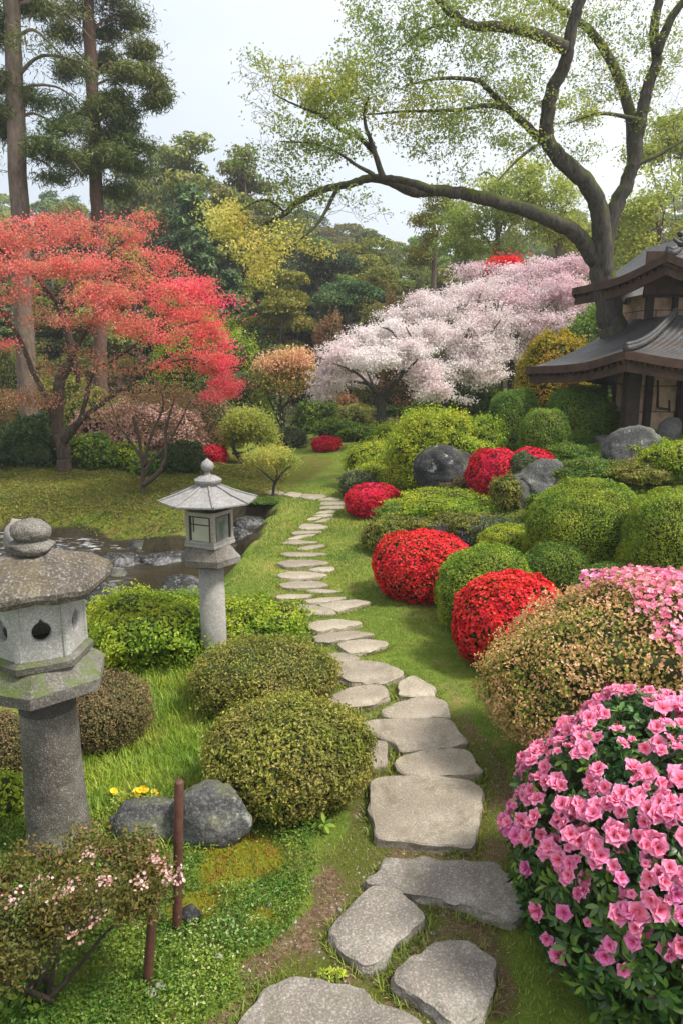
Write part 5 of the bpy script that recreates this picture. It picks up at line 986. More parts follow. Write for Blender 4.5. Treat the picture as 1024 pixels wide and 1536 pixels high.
# ================================================================ tall pines
def pine(bx, Y, trunk_px, r0, pads, branches, label, bark, seed, n, per, L_=.17):
    rg = np.random.default_rng(seed); t_ = pxl(trunk_px, Y); x = t_[-1][0]; g = np.array([x, Y, H(x, Y)]); root = thing("pine_tree", g, label, "pine tree", "tall pines behind the maple")
    tr = np.vstack([g-[0, 0, .1], g+[0, 0, .5], t_[::-1]]); limbs = [(tr, r0*1.1, r0*.75)]+[(pxl(b, [Y, Y+dy]), rr, .012) for b, dy, rr in branches]
    crown_tree(root, limbs, [pad(a, b, c, d, Y+e, None, w_, v) for a, b, c, d, e, w_, v in pads], bark, 'pine', n, L_, int(per*1.0), .15, rg, gap=(1.1, -.08), minr=.008, ratio=.14, tilt=1.0, flat=.55, end=.5, sides=14, maxr=.03, wob=.06, droop=.05)
pine(38, 18, [(8,-260),(14,-60),(18,20),(22,120),(27,260),(34,420),(40,560)], .22,
 [(90,20,50,14,0,None,.5),(60,60,40,12,-.5,None,.45),(95,100,45,10,0,None,.45),(70,150,40,14,.3,None,.4),(100,190,30,12,0,None,.5),(60,220,30,10,-.4,None,.4),(-20,40,30,30,0,None,.4),(-10,120,26,20,0,None,.4),(5,200,26,16,.5,None,.35),(95,235,30,8,0,None,.5),(-20,250,30,12,0,None,.4),(50,10,30,14,.6,None,.5),(-10,170,30,14,0,None,.4),(75,265,30,8,0,150,.4),(10,-60,60,30,0,1200,.45),(40,-130,60,30,0,1200,.45),(0,-200,50,40,0,1400,.45),(10,-255,30,24,0,700,.45)],
 [([(22,120),(60,85),(110,90),(150,110)], -.5, .05), ([(23,140),(50,128),(90,132),(125,160)], .4, .05), ([(20,60),(50,45),(85,75),(120,115)], -.4, .05), ([(26,215),(55,205),(95,225),(125,262)], -.3, .045), ([(25,180),(50,170),(80,185),(105,205)], .5, .04), ([(18,10),(60,0),(100,20),(140,60)], .3, .05), ([(20,80),(0,60),(-30,50)], .2, .04), ([(24,190),(0,180),(-25,185)], .2, .04), ([(23,150),(-5,130),(-25,125)], .2, .04), ([(27,230),(70,245),(90,270)], .2, .03)],
 "tall grey-barked pine at the left edge with long sparse drooping branches", BK['pine'], 61, 900, 60)
pine(145, 19.5, [(122,-230),(128,-60),(133,20),(138,120),(143,230),(147,330),(150,470),(151,560)], .17,
 [(170,10,44,16,0,None,.45),(205,30,24,14,.3,None,.45),(185,60,34,12,-.4,None,.5),(215,75,18,12,0,None,.5),(222,115,22,14,0,None,.5),(235,140,12,14,0,None,.5),(190,110,34,13,-.5,None,.65),(150,90,30,14,.4,None,.4),(200,170,24,8,.2,None,.4),(175,150,26,10,-.4,None,.5),(150,165,26,9,-.6,None,.6),(190,215,30,12,0,None,.5),
  (215,225,24,10,.2,None,.5),(165,235,30,14,-.5,None,.6),(130,215,24,12,-.3,None,.5),(110,110,28,12,.4,None,.4),(100,50,30,16,.5,None,.4),(120,15,30,14,0,None,.45),(125,245,26,16,-.5,None,.6),(200,250,26,10,.2,None,.4),(185,190,24,8,0,None,.45),(235,155,10,8,0,200,.45),(110,170,26,8,.2,None,.4),(150,50,26,14,.5,None,.4),(150,200,20,8,.5,None,.4),(180,285,24,8,.3,None,.35),(150,-40,50,26,0,1000,.45),(110,-60,40,26,0,800,.45),(125,-120,50,30,0,1200,.45),(125,-180,36,30,0,900,.45),(122,-225,20,20,0,400,.45)],
 [([(138,120),(165,95),(200,105),(225,120)], -.3, .04), ([(143,215),(170,200),(205,225)], .3, .04), ([(139,130),(170,120),(200,150)], -.2, .04), ([(135,50),(160,30),(200,35)], .3, .04), ([(142,190),(125,200),(105,180)], .3, .03), ([(147,290),(165,292),(178,310)], .3, .04), ([(136,90),(118,80),(100,55)], .3, .03)],
 "dark-trunked pine with dense rounded needle clumps, right of the tall grey one", BK['red'], 62, 1250, 78)
# ================================================================ light trees behind the big one
YT = "bright spring trees behind the pavilion"
for k, (bx, by, Y, top, lf, lb, pd) in enumerate([
    (742, 470, 24, 0, 'fyel', "yellow-green tree with a grey trunk above the cherries", [(700,330,50,26,0,None,.45),(760,320,50,30,0,None,.55),(740,280,40,22,0,None,.6),(800,350,40,24,.5,None,.5),(690,370,40,20,0,None,.4),(760,370,50,20,0,None,.45)]),
    (835, 470, 23, 0, 'fyel', "brightest yellow-green tree, seen left of the big trunk", [(810,280,40,26,0,None,.7),(850,300,40,28,0,None,.65),(790,250,30,14,0,None,.7),(830,340,44,24,0,None,.6),(870,350,30,26,0,None,.5),(780,310,36,22,0,None,.65)]),
    (985, 470, 21, 0, 'fyel', "yellow-green tree right of the big trunk over the roofs", [(960,320,40,26,0,None,.55),(1000,290,44,24,0,None,.5),(1030,340,40,30,0,None,.55),(960,370,34,22,0,None,.5),(1000,250,40,18,0,None,.45),(940,410,30,26,0,None,.45),(1060,280,40,30,0,None,.5)]),
    (1035, 430, 25, 0, 'fyel', "pale green tree reaching in at the right edge above the ridge end", [(1020,210,50,20,0,None,.4),(970,230,40,16,0,None,.4),(1060,230,40,30,0,None,.4),(1000,180,30,14,0,None,.35)]),
    (648, 440, 30, 0, 'folive', "thin open-crowned tree against the sky in the middle", [(640,330,26,10,0,None,.5),(670,310,30,12,0,None,.5),(650,360,20,10,0,None,.45),(680,350,24,10,0,None,.5),(630,385,22,12,0,None,.45),(660,290,22,8,0,None,.5)]),
    (900, 480, 26, 0, 'folive', "olive-green tree directly behind the big trunk", [(880,400,40,26,0,None,.5),(910,370,40,30,0,None,.55),(860,370,30,24,0,None,.45),(930,330,30,24,0,None,.5)])]):
    tx = pd[0][0]
    small_tree(bx, by, lb, [([(bx, by), (bx+3, (by+330)//2), (bx+2, 330)], .14, .06), ([(bx+2, 380), ((bx+pd[0][0])//2, 350), (pd[0][0], pd[0][1])], .05, .015), ([(bx+2, 370), ((bx+pd[1][0])//2, 340), (pd[1][0], pd[1][1])], .05, .015), ([(bx+2, 390), ((bx+pd[3][0])//2, 370), (pd[3][0], pd[3][1])], .04, .012)],
               [(a, b, c, d, e, w_, v) for a, b, c, d, e, w_, v in pd], lf, BK['pine'], 560, .10, 27, .18, gap=(1.0, -.05), minr=.007, seed=70+k, Y=Y, group=YT, name="leafy_tree", flat=.6)
# ================================================================ forest prototypes (10 m tall, then copied)
def proto_broad(seed, leaf, label, L_=.19, n=24000, w=3.2):
    rg = np.random.default_rng(seed); root = thing("forest_tree", (0, 0, 0), label, "tree", "trees of the wood beyond the garden")
    mb = MB(); tube(mb, catmull([(0, 0, -.8), (.1, 0, 3), (-.1, .1, 6), (0, 0, 8.5)], 4), np.linspace(.22, .05, 13), 7, wob=.1)
    lob = []
    for k in range(20):
        z = rg.uniform(2.6, 9.0); rr = w*(1-abs((z-5)/6.0)**2)*.62; a = rg.uniform(0, 6.28); q = np.array([math.cos(a)*rr*rg.uniform(.3, 1), math.sin(a)*rr*rg.uniform(.3, 1), z]); lob.append((q, np.array([1.25, 1.25, .8])*rg.uniform(.7, 1.25)))
        tube(mb, catmull([(0, 0, z*.6), q*.5+[0, 0, z*.25], q], 3), np.linspace(.07, .02, 7), 4)
    mb.build("trunk", BK['pine'], root, local=True)
    P_, N_, A_ = [], [], []
    for q, r in lob:
        k = n//20; lobs = None; d = unit(rg.normal(size=(k, 3))); d[:, 2] = np.where(d[:, 2] < -.3, -d[:, 2], d[:, 2]); f = (1+.22*fbm(d, 2.6, int(q[2]*99), 2))[:, None]
        P_.append(q+d*r*f*(1-.35*rg.random((k, 1))**2)); N_.append(d); A_.append(np.clip(.5+.28*rg.normal(size=k), 0, 1))
    mb = MB(); leaves(mb, np.concatenate(P_), np.concatenate(N_), L_, .6, .7, a=np.concatenate(A_), rg=rg); mb.build("crown", LM[leaf], root, local=True); return root
def proto_conifer(seed, label, leaf='fdark', n=15000, w=2.1):
    rg = np.random.default_rng(seed); root = thing("conifer_tree", (0, 0, 0), label, "conifer", "conifers of the wood beyond the garden")
    mb = MB(); tube(mb, [(0, 0, -.8), (0, 0, 3), (0, 0, 7), (0, 0, 10)], [.22, .17, .09, .02], 7); P_, N_ = [], []
    for k in range(90):
        z = 1.0+8.8*(k/90)**.95; ln = w*(1-z/10.3)**.8*rg.uniform(.7, 1.15)+.15; a = rg.uniform(0, 6.28); d = np.array([math.cos(a), math.sin(a), 0]); e = np.array([0, 0, z])+d*ln-[0, 0, ln*.32]
        tube(mb, [(0, 0, z), (np.array([0, 0, z])+e)/2+[0, 0, .05], e], [.03, .02, .008], 4, cap=False)
        m = int(n/90*(ln/w+.35)); t = rg.random(m)[:, None]**.7; q = np.array([0, 0, z])*(1-t)+e*t+rg.normal(size=(m, 3))*np.array([.26, .26, .12])*(.4+.6*(1-t))-[0, 0, .06]; P_.append(q); N_.append(np.tile([d[0]*.5, d[1]*.5, .8], (m, 1)))
    mb.build("trunk", BK['red'], root, local=True); mb = MB(); leaves(mb, np.concatenate(P_), np.concatenate(N_), .34, .28, .6, rg=rg, drop=.5); mb.build("crown", LM[leaf], root, local=True); return root
def proto_pine(seed, label, leaf='fmid', n=9000):
    rg = np.random.default_rng(seed); root = thing("pine_tree", (0, 0, 0), label, "pine tree", "open pines of the wood beyond the garden")
    mb = MB(); tube(mb, catmull([(0, 0, -.8), (.15, 0, 4), (-.1, 0, 7), (.05, 0, 9.8)], 4), np.linspace(.20, .04, 13), 7); P_, N_ = [], []
    for k in range(26):
        z = rg.uniform(4.2, 9.6); a = rg.uniform(0, 6.28); ln = rg.uniform(.6, 2.3)*(1.15-(z-4)/9); q = np.array([math.cos(a)*ln, math.sin(a)*ln, z+.3]); tube(mb, catmull([(0, 0, z-.5), q*.5+[0, 0, z*.5-.2], q], 3), np.linspace(.05, .015, 7), 4)
        m = n//26; d = unit(rg.normal(size=(m, 3))); P_.append(q+d*np.array([.85, .85, .34])*(rg.random((m, 1))**.4)); N_.append(d+[0, 0, .5])
    mb.build("trunk", BK['red'], root, local=True); mb = MB(); leaves(mb, np.concatenate(P_), np.concatenate(N_), .26, .35, .8, rg=rg); mb.build("crown", LM[leaf], root, local=True); return root
PB = [proto_broad(81, 'fmid', "rounded mid-green tree in the wood behind the garden"), proto_broad(82, 'folive', "rounded olive-yellow tree in the wood behind the garden", w=2.8), proto_broad(85, 'fdark', "rounded dark green tree in the wood behind the garden", w=3.4)]
PC = [proto_conifer(83, "pointed dark conifer in the wood behind the garden"), proto_conifer(86, "pointed dark conifer in the wood behind the garden", w=2.6)]
PP = [proto_pine(84, "open-crowned pine standing clear of the wood's skyline")]
used_proto = set(); BASE_LABEL = {r_.name: r_['label'] for r_ in PB+PC+PP}
def place(pr, px, top, Y, w=1.0, lab=None):
    x = float(P(px, top, Y)[0]); z = H(x, Y); zt = float(P(px, top, Y)[2]); s = max((zt-z)/10.0, .25)
    r = pr if pr.name not in used_proto else copy_tree(pr); used_proto.add(pr.name)
    r.location = (x, Y, z); r.scale = (s*w, s*w, s); r.rotation_euler.z = rf.uniform(0, 6.28)
    r['label'] = lab or BASE_LABEL[pr.name]
    return r
rf = np.random.default_rng(90)
# named trees that stand out
place(PC[0], 285, 268, 31, 1.0, "dark conifer in front of the wood, right of the red maple's top"); place(PC[1], 262, 300, 33, 1.0, "dark conifer just left behind the maple's pink fringe")
place(PP[0], 280, 196, 38, 1.15, "broad tall pine on the skyline between the clumped pine and the arching tree"); place(PP[0], 365, 214, 38, .85, "isolated round-topped pine on the skyline above the yellow leaf cluster"); place(PB[0], 215, 205, 42, .7, "hazy green tree right behind the clumped pine")
place(PC[1], 432, 400, 30, 1.25, "dark conifer at the wood's edge under the yellow leaf cluster"); place(PC[0], 395, 415, 29, 1.2, "dark conifer left of the one under the yellow leaf cluster"); place(PC[1], 345, 400, 32, 1.3, "dark conifer behind the maple's right fringe")
place(PB[2], 310, 330, 36, .9, "dark round tree below the isolated pine"); place(PC[0], 650, 372, 62, .7, "small bluish conifer notching the skyline in the middle"); place(PC[0], 470, 350, 60, .8, "dark pointed tree on the skyline left of centre")
place(PP[0], 622, 350, 48, .8, "thin pine on the skyline in the middle"); place(PP[0], 690, 300, 50, .9, "slender pale pine above the cherries"); place(PC[1], 460, 440, 31, 1.1, "dark conifer standing right beside the wood's edge pair")
for a_, t_, y_, p_ in [(500, 338, 46, 0), (548, 350, 43, 1), (598, 370, 45, 0), (560, 398, 35, 1), (615, 408, 37, 0), (690, 350, 42, 0), (478, 362, 38, 2), (530, 330, 62, 0), (645, 384, 52, 1), (580, 425, 31, 0), (520, 410, 30, 2), (665, 400, 36, 1), (725, 360, 40, 0)]: place(PB[p_], a_, t_, y_, 1.25)
env_x = [-400, 0, 60, 130, 200, 250, 300, 340, 380, 430, 480, 530, 590, 640, 700, 760, 820, 900, 1024, 1400]; env_y = [250, 285, 270, 285, 260, 250, 270, 300, 300, 310, 322, 332, 352, 375, 345, 330, 310, 300, 280, 260]
for Y, n_, dy in [(27, 16, 150), (33, 18, 110), (41, 20, 75), (52, 23, 42), (66, 25, 22), (84, 28, 8), (106, 30, 0)]:
    for k in range(n_):
        px = -700+2070*(k+rf.uniform(.1, .9))/n_; top = np.interp(px, env_x, env_y)+dy*rf.uniform(.5, 1.25)+rf.uniform(-4, 10)
        if Y < 30 and (px > 480 and px < 1150): continue
        if Y < 35 and (520 < px < 900): top = max(top, 405)
        u = rf.random(); left = px < 480
        pr = PC[int(rf.integers(2))] if u < (.26 if left else .08) else (PB[2] if u < (.40 if left else .14) else (PB[0] if u < .75 else PB[1]))
        place(pr, px, top, Y+rf.uniform(-2.5, 2.5), rf.uniform(.85, 1.3)*(1.15 if pr in PB else 1.3))
# ================================================================ pavilion
M_BWOOD = newmat("roof_edge_wood"); t = M_BWOOD[1]; principled(t, M_BWOOD[2], ramp(t, [(.3, (.035, .020, .014)), (.6, (.085, .048, .034)), (.8, (.14, .085, .062))], nois(t, 6, 6, .7)), .75, .25, nois(t, 30), .4, .01); M_BWOOD = M_BWOOD[0]
M_POST = newmat("dark_post"); t = M_POST[1]; principled(t, M_POST[2], ramp(t, [(.3, (.022, .016, .013)), (.7, (.055, .04, .032))], nois(t, 8, 6, .7)), .75, .25, nois(t, 30), .4, .01); M_POST = M_POST[0]
m, t, o = newmat("wall_boards"); tcn = nd(t, 'ShaderNodeTexCoord').outputs['Object']; br = nd(t, 'ShaderNodeTexBrick'); mpn = nd(t, 'ShaderNodeMapping'); mpn.inputs['Rotation'].default_value = (R(90), 0, 0); t.links.new(tcn, mpn.inputs[0]); t.links.new(mpn.outputs[0], br.inputs[0])
br.inputs['Scale'].default_value = 1; br.inputs['Brick Width'].default_value = .55; br.inputs['Row Height'].default_value = .38; br.inputs['Mortar Size'].default_value = .008; br.inputs['Color1'].default_value = (.62, .44, .30, 1); br.inputs['Color2'].default_value = (.52, .35, .24, 1); br.inputs['Mortar'].default_value = (.10, .06, .04, 1)
c = mixc(t, ramp(t, [(.4, (0,)*3), (.7, (.7,)*3)], nois(t, 5, 6, .7)), br.outputs[0], (.14, .085, .055)); principled(t, o, c, .8, .2, nois(t, 40), .3, .006); M_WALL = m
m, t, o = newmat("dark_roof_tiles"); n1 = nois(t, 3, 5, .6); n2 = nois(t, 35, 5, .7)
principled(t, o, mixc(t, ramp(t, [(.5, (0,)*3), (.7, (.8,)*3)], n2), ramp(t, [(.3, (.018, .017, .018)), (.7, (.05, .047, .047))], n1), (.12, .12, .12)), .5, .5, n2, .5, .02); M_ROOF = m
def patch(fe, fi, nu, nv, sag, thick, mb, ridges=0, rh=.02):
    """curved roof face: fe, fi = eave and inner curve (arrays), sag lowers the middle"""
    e = catmull(fe, 8); i_ = catmull(fi, 8); u = np.linspace(0, 1, nu); E = np.stack([np.interp(u, np.linspace(0, 1, len(e)), e[:, k]) for k in range(3)], 1); I = np.stack([np.interp(u, np.linspace(0, 1, len(i_)), i_[:, k]) for k in range(3)], 1)
    v = np.linspace(0, 1, nv)[:, None, None]; G_ = E[None]*(1-v)+I[None]*v; G_[..., 2] -= sag*np.sin(v[..., 0]*math.pi)
    if ridges: G_[..., 2] += rh*np.abs(np.sin(u*math.pi*ridges))[None]
    a = G_.reshape(-1, 3); ii = np.arange(nv-1)[:, None]*nu; j = np.arange(nu-1)[None]; q = np.stack([ii+j, ii+j+1, ii+nu+j+1, ii+nu+j], -1).reshape(-1, 4)
    mb.add(a, q); b = a-[0, 0, thick]; mb.add(b, q[:, ::-1])
    return E, I
def strip(mb, pts, h0, h1, off=0, th=.05):   # fascia hanging under a curve, with thickness towards +y/+x
    p = np.asarray(pts); n = len(p); c = p+np.array([0, 0, h0]); d = p+np.array([0, 0, -h1]); inw = np.array([th*.6, th, 0]); v = np.vstack([c, d, c+inw, d+inw]); j = np.arange(n-1)
    q = np.vstack([np.stack([j, j+1, n+j+1, n+j], 1), np.stack([2*n+j+1, 2*n+j, 3*n+j, 3*n+j+1], 1), np.stack([2*n+j, 2*n+j+1, j+1, j], 1), np.stack([n+j, n+j+1, 3*n+j+1, 3*n+j], 1)]); mb.add(v, q, smooth=False)
def pavilion():
    B0 = P(937, 529, 9.9); x0, y0 = 4.4, 11.2; zg = H(x0, y0); root = thing("garden_pavilion", (x0, y0, zg), "dark wooden two-tiered pavilion with curved tiled roofs on the slope at the right edge", "pavilion")
    def roof(A, Bc, C, TA, TB, TC, nm, midA, midC):
        mb = MB(); eA = [A, midA, Bc]; iA = [TA, (np.array(TA)+TB)/2, TB]
        E1, _ = patch(eA, iA, 60, 10, .10, .05, mb, 22, .018); E2, _ = patch([Bc, midC, C], [TB, (np.array(TB)+TC)/2, TC], 90, 10, .12, .05, mb, 30, .018); ro = mb.build(nm, M_ROOF, root)
        mb = MB(); dn = np.array([0.03, .05, -.075]); patch([q_+dn for q_ in eA], [np.array(q_)+dn for q_ in iA], 30, 8, .10, .02, mb); patch([np.array(q_)+dn for q_ in (Bc, midC, C)], [np.array(q_)+dn for q_ in (TB, (np.array(TB)+TC)/2, TC)], 40, 8, .12, .02, mb); mb.build("soffit", M_BWOOD, ro)
        # far sides close the volume
        D = np.array(A)+(np.array(C)-Bc); TD = np.array(TA)+(np.array(TC)-TB); mb = MB(); patch([C, (C+D)/2-[0, 0, .1], D], [TC, (TC+TD)/2, TD], 20, 6, .1, .05, mb); patch([D, (D+A)/2-[0, 0, .1], A], [TD, (TD+TA)/2, TA], 20, 6, .1, .05, mb); mb.build("roof_back", M_ROOF, ro)
        mb = MB(); strip(mb, E1, .04, .075); strip(mb, E2, .04, .075); mb.build("fascia", M_BWOOD, ro)
        mb = MB(); inn = np.array([.22, .28, -.02]); strip(mb, E1*.985+np.array(TB)*.015+[0.05, .08, -.08], .0, .16, th=.08); strip(mb, E2*.985+np.array(TB)*.015+[.02, .10, -.08], 0, .16, th=.08)
        mb.build("eave_beam", M_BWOOD, ro)
        hip = [np.array(Bc)+[0, 0, .06]]+[np.array(Bc)*(1-k)+np.array(TB)*k-[0, 0, .10*math.sin(k*math.pi)-.05] for k in (.25, .5, .75)]+[np.array(TB)+[0, 0, .05]]
        mb = MB(); tube(mb, catmull(hip, 4), .045, 8); tube(mb, catmull([h+[0, 0, .05] for h in hip], 4), .03, 8); mb.build("hip_ridge", M_ROOF, ro)
        mb = MB(); k = 14
        for i in range(k):
            a = E1[int(i/k*59)]; b = (np.array(TA)*(1-i/k)+np.array(TB)*i/k); beam(mb, a+[.04, .04, -.10], a*.45+b*.55+[0, 0, -.13], .04, .05)
        for i in range(26):
            a = E2[int(i/26*89)]; b = (np.array(TB)*(1-i/26)+np.array(TC)*i/26); beam(mb, a+[0, .06, -.10], a*.45+b*.55+[0, 0, -.13], .04, .05)
        mb.build("rafters", M_BWOOD, ro); return ro
    A = P(788, 554, 12.3); B = P(937, 530, 9.9); C = P(1330, 560, 9.5); TB = P(1012, 474, 11.2); TA = TB+np.array([-.15, 1.6, 0]); TC = TB+np.array([3.2, -.25, 0])
    A[2] += .0; roof(A, B, C, TA, TB, TC, "lower_roof", P(868, 549, 11.0), P(1060, 548, 9.75))
    A2 = P(857, 436, 13.0); B2 = P(1000, 384, 10.9); C2 = P(1330, 420, 10.5); TB2 = P(1030, 356, 12.0); TA2 = TB2+np.array([-.1, 1.3, 0]); TC2 = TB2+np.array([2.8, -.25, 0])
    ro = roof(A2, B2, C2, TA2, TB2, TC2, "upper_roof", P(925, 420, 11.9), P(1060, 398, 10.75))
    mb = MB(); q = P(1020, 360, 10.9); tube(mb, catmull([q+[-.10, 0, .02], q+[-.02, -.02, -.04], q+[.06, 0, -.02], q+[.10, .02, .06], q+[.03, .02, .10], q+[-.02, 0, .07]], 5), np.linspace(.025, .045, 26), 8); tube(mb, catmull([q+[.0, 0, -.04], q+[.2, .1, .0], q+[.6, .3, .06]], 5), .06, 8); mb.build("ridge_ornament", M_ROOF, ro)
    # posts, walls
    def post(px, Y, z0, z1, w_, nm="post"):
        x = float(P(px, 600, Y)[0]); mb = MB(); box(mb, (x, Y, (z0+z1)/2), (w_, w_, z1-z0), bev=.012); mb.build(nm, M_POST, root); return x
    zl = zg-.15; zr = float(P(945, 548, 10.6)[2])
    x1 = post(945, 10.7, zl, zr+.05, .20); x2 = post(971, 11.0, zl, zr+.05, .10); x3 = post(1022, 11.0, zl, zr+.05, .13); post(903, 12.6, H(float(P(903, 600, 12.6)[0]), 12.6)-.1, 2.15, .12); post(1120, 10.9, zl, zr+.05, .16)
    mb = MB(); box(mb, (x2+(x3-x2)/2+1.2, 11.12, (zl+zr)/2+.05), (x3-x2+2.9, .07, zr-zl+.2)); mb.build("wall", M_WALL, root)
    mb = MB(); box(mb, ((x1+x2)/2+.03, 11.05, (zl+zr)/2), (x2-x1-.05, .04, zr-zl)); mb.build("wall_board", M_WALL, root)
    mb = MB(); xw = x2-.06; box(mb, (xw, 11.6, (zl+zr)/2+.05), (.06, .9, zr-zl+.2)); mb.build("side_wall", M_WALL, root)
    mb = MB()
    for a, b, c_, d in [(986, 570, 986, 612), (986, 612, 1003, 614), (1003, 600, 1003, 618)]: beam(mb, P(a, b, 11.07), P(c_, d, 11.07), .02, .035)
    mb.build("wall_bracket", M_BWOOD, root)
    mb = MB(); box(mb, (x1+.9, 10.72, zr+.0), (2.6, .14, .14), bev=.01); mb.build("lintel", M_POST, root)
    mb = MB(); box(mb, (x1+1.6, 11.6, zl+.05), (3.8, 1.8, .22), bev=.01); mb.build("plinth", stonemat("plinth_stone", (.24, .23, .21), (.12, .12, .11), (.36, .35, .33)), root)
    xb = float(P(899, 575, 12.3)[0]); mb = MB(); box(mb, (xb, 12.3, 1.86), (.22, .18, .26), bev=.01); box(mb, (xb, 12.3, 2.01), (.28, .22, .03)); mb.build("hanging_box", M_POST, root)
    zu0, zu1 = TB[2]-.25, float(P(975, 440, 12.0)[2])
    xu = float(P(972, 470, 12.0)[0]); mb = MB(); box(mb, (xu, 12.0, (zu0+zu1)/2), (.11, .11, zu1-zu0), bev=.01); mb.build("upper_post", M_POST, root)
    mb = MB(); box(mb, (xu+1.6, 12.08, (zu0+zu1)/2), (3.1, .06, zu1-zu0)); box(mb, (xu+.0, 12.9, (zu0+zu1)/2), (.06, 1.6, zu1-zu0)); mb.build("upper_wall", M_WALL, root)
    mb = MB(); box(mb, (xu+1.45, 11.75, zu1+.28), (3.3, .05, .62)); mb.build("gable_board", M_BWOOD, root)
    mb = MB(); xs = float(P(1012, 460, 11.95)[0]); box(mb, (xs, 11.97, (zu0+zu1)/2), (.06, .10, zu1-zu0)); box(mb, (xu+1.5, 11.98, zu1), (3.2, .14, .12)); mb.build("upper_frame", M_POST, root)
pavilion()
# ================================================================ grass, moss, ground cover
def scatter(n, x0, x1, y0, y1, rg, dens):
    x = rg.uniform(x0, x1, n); y = rg.uniform(y0, y1, n); k = rg.random(n) < dens(x, y); x, y = x[k], y[k]; return x, y, height(x, y)
STONE_POLY = [chaikin(PZ(np.array([p[0] for p in s_[0]], float), np.array([p[1] for p in s_[0]], float), s_[1])[:, :2], 1) for s_ in STONES]
def off_stone(x, y, m=0.0):
    ok = np.ones(x.shape, bool)
    for pl in STONE_POLY:
        (ax, ay), (bx, by) = pl.min(0)-.05, pl.max(0)+.05; k = (x > ax) & (x < bx) & (y > ay) & (y < by)
        if k.any(): idx = np.where(k)[0]; ok[idx[poly_sd(x[idx], y[idx], pl) < m]] = False
    return ok
def blades(mb, x, y, z, hgt, wid, rg, a, lean=.6):
    n = len(x); th = rg.uniform(0, 6.28, n); d = np.stack([np.cos(th), np.sin(th), 0*th], 1); s_ = np.stack([-np.sin(th), np.cos(th), 0*th], 1); h = (hgt*rg.uniform(.5, 1.3, n))[:, None]; w_ = (wid*rg.uniform(.7, 1.3, n))[:, None]; p = np.stack([x, y, z-.004], 1); ln = lean*rg.uniform(.2, 1.3, (n, 1)); up = np.array([0, 0, 1.])
    v = np.stack([p-s_*w_/2, p+s_*w_/2, p+d*h*ln*.45+up*h*.62+s_*w_*.4, p+d*h*ln*.45+up*h*.62-s_*w_*.4, p+d*h*ln+up*h*.9], 1); b = np.arange(n)[:, None]*5
    mb.add(v.reshape(-1, 3), b+[0, 1, 2, 3], b+[3, 2, 4], a=np.repeat(a, 5), smooth=True)
rg = np.random.default_rng(101)
def dens_long(x, y):
    c1 = PZ(225, 1130, -.1); p3 = np.stack([x, y, 0*x], -1); d = np.hypot((x-c1[0]+.0)/.95, (y-c1[1]-.35)/1.5); return (1-sstep(d+.2*noise(p3, 3, 3), .75, 1.1))*(path_x(y)-x > .55)
x, y, z = scatter(70000, -3.4, .1, 2.5, 6.2, rg, dens_long); mb = MB(); blades(mb, x, y, z, .062, .0045, rg, np.clip(.55+.25*rg.normal(size=len(x)), 0, 1), .9)
tag(mb.build("long_grass", LM['grass']), "bright long grass sloping between the lanterns and the left shrubs", "grass", kind="stuff")
def dens_lawn(x, y):
    p3 = np.stack([x, y, 0*x], -1); sd = poly_sd(x, y, POND); d = (1-dirt_mask(x, y))*(sd > .35)*(1-bank_mask(x, y))*(1-.9*moss_mask(x, y)); left_far = (x-path_x(y) < -1.1) & (y < 4.2); d = d*(~left_far)*(.55+.45*sstep(noise(p3, 2.5, 8), -.5, .3)); return np.clip(d, 0, 1)*np.clip(1.25-y/11, .12, 1)
x, y, z = scatter(420000, -2.6, 2.4, 2.0, 12.5, rg, dens_lawn); k = off_stone(x, y, .0); x, y, z = x[k], y[k], z[k]; far_ = np.clip(y/6, .8, 1.8)
mb = MB(); blades(mb, x, y, z, .024*far_, .0040*far_, rg, np.clip(.5+.25*fbm(np.stack([x, y, z], 1), 1.2, 3, 2)+.22*rg.normal(size=len(x)), 0, 1), 1.0)
def edge_tufts(mb):
    for pl in STONE_POLY:
        c = pl.mean(0); per = np.linalg.norm(np.roll(pl, -1, 0)-pl, axis=1); n = int(per.sum()*(420 if c[1] < 4.5 else 300)); k = rg.choice(len(pl), n, p=per/per.sum()); t_ = rg.random((n, 1))
        q = pl[k]*(1-t_)+np.roll(pl, -1, 0)[k]*t_; q = q+unit(q-c)*rg.uniform(.010, .045, (n, 1)); ok = noise(np.stack([q[:, 0], q[:, 1], 0*q[:, 0]], 1), 7, 44) > -.35; q = q[ok]; x_, y_ = q[:, 0], q[:, 1]
        k2 = off_stone(x_, y_, .006); x_, y_ = x_[k2], y_[k2]
        if len(x_): blades(mb, x_, y_, height(x_, y_), .036, .0042, rg, np.clip(.4+.25*rg.normal(size=len(x_)), 0, 1), 1.0)
edge_tufts(mb)
tag(mb.build("lawn_grass", LM['lawn']), "short mossy lawn grass on both sides of the stepping stones", "grass", kind="stuff"); print('lawn blades', len(x))
def dens_dirtmoss(x, y): p3 = np.stack([x, y, 0*x], -1); return dirt_mask(x, y)*sstep(noise(p3, 4, 18)+.5*noise(p3, 11, 19), -.25, .35)
x, y, z = scatter(140000, -.6, 1.2, 1.0, 4.6, rg, dens_dirtmoss); k = off_stone(x, y, -.01); x, y, z = x[k], y[k], z[k]
mb = MB(); blades(mb, x, y, z, .010, .0028, rg, np.clip(.35+.25*rg.normal(size=len(x)), 0, 1), 1.2); tag(mb.build("path_moss", LM['lawn']), "thin moss and tiny grass growing in the bare earth around the near stones", "moss", kind="stuff")
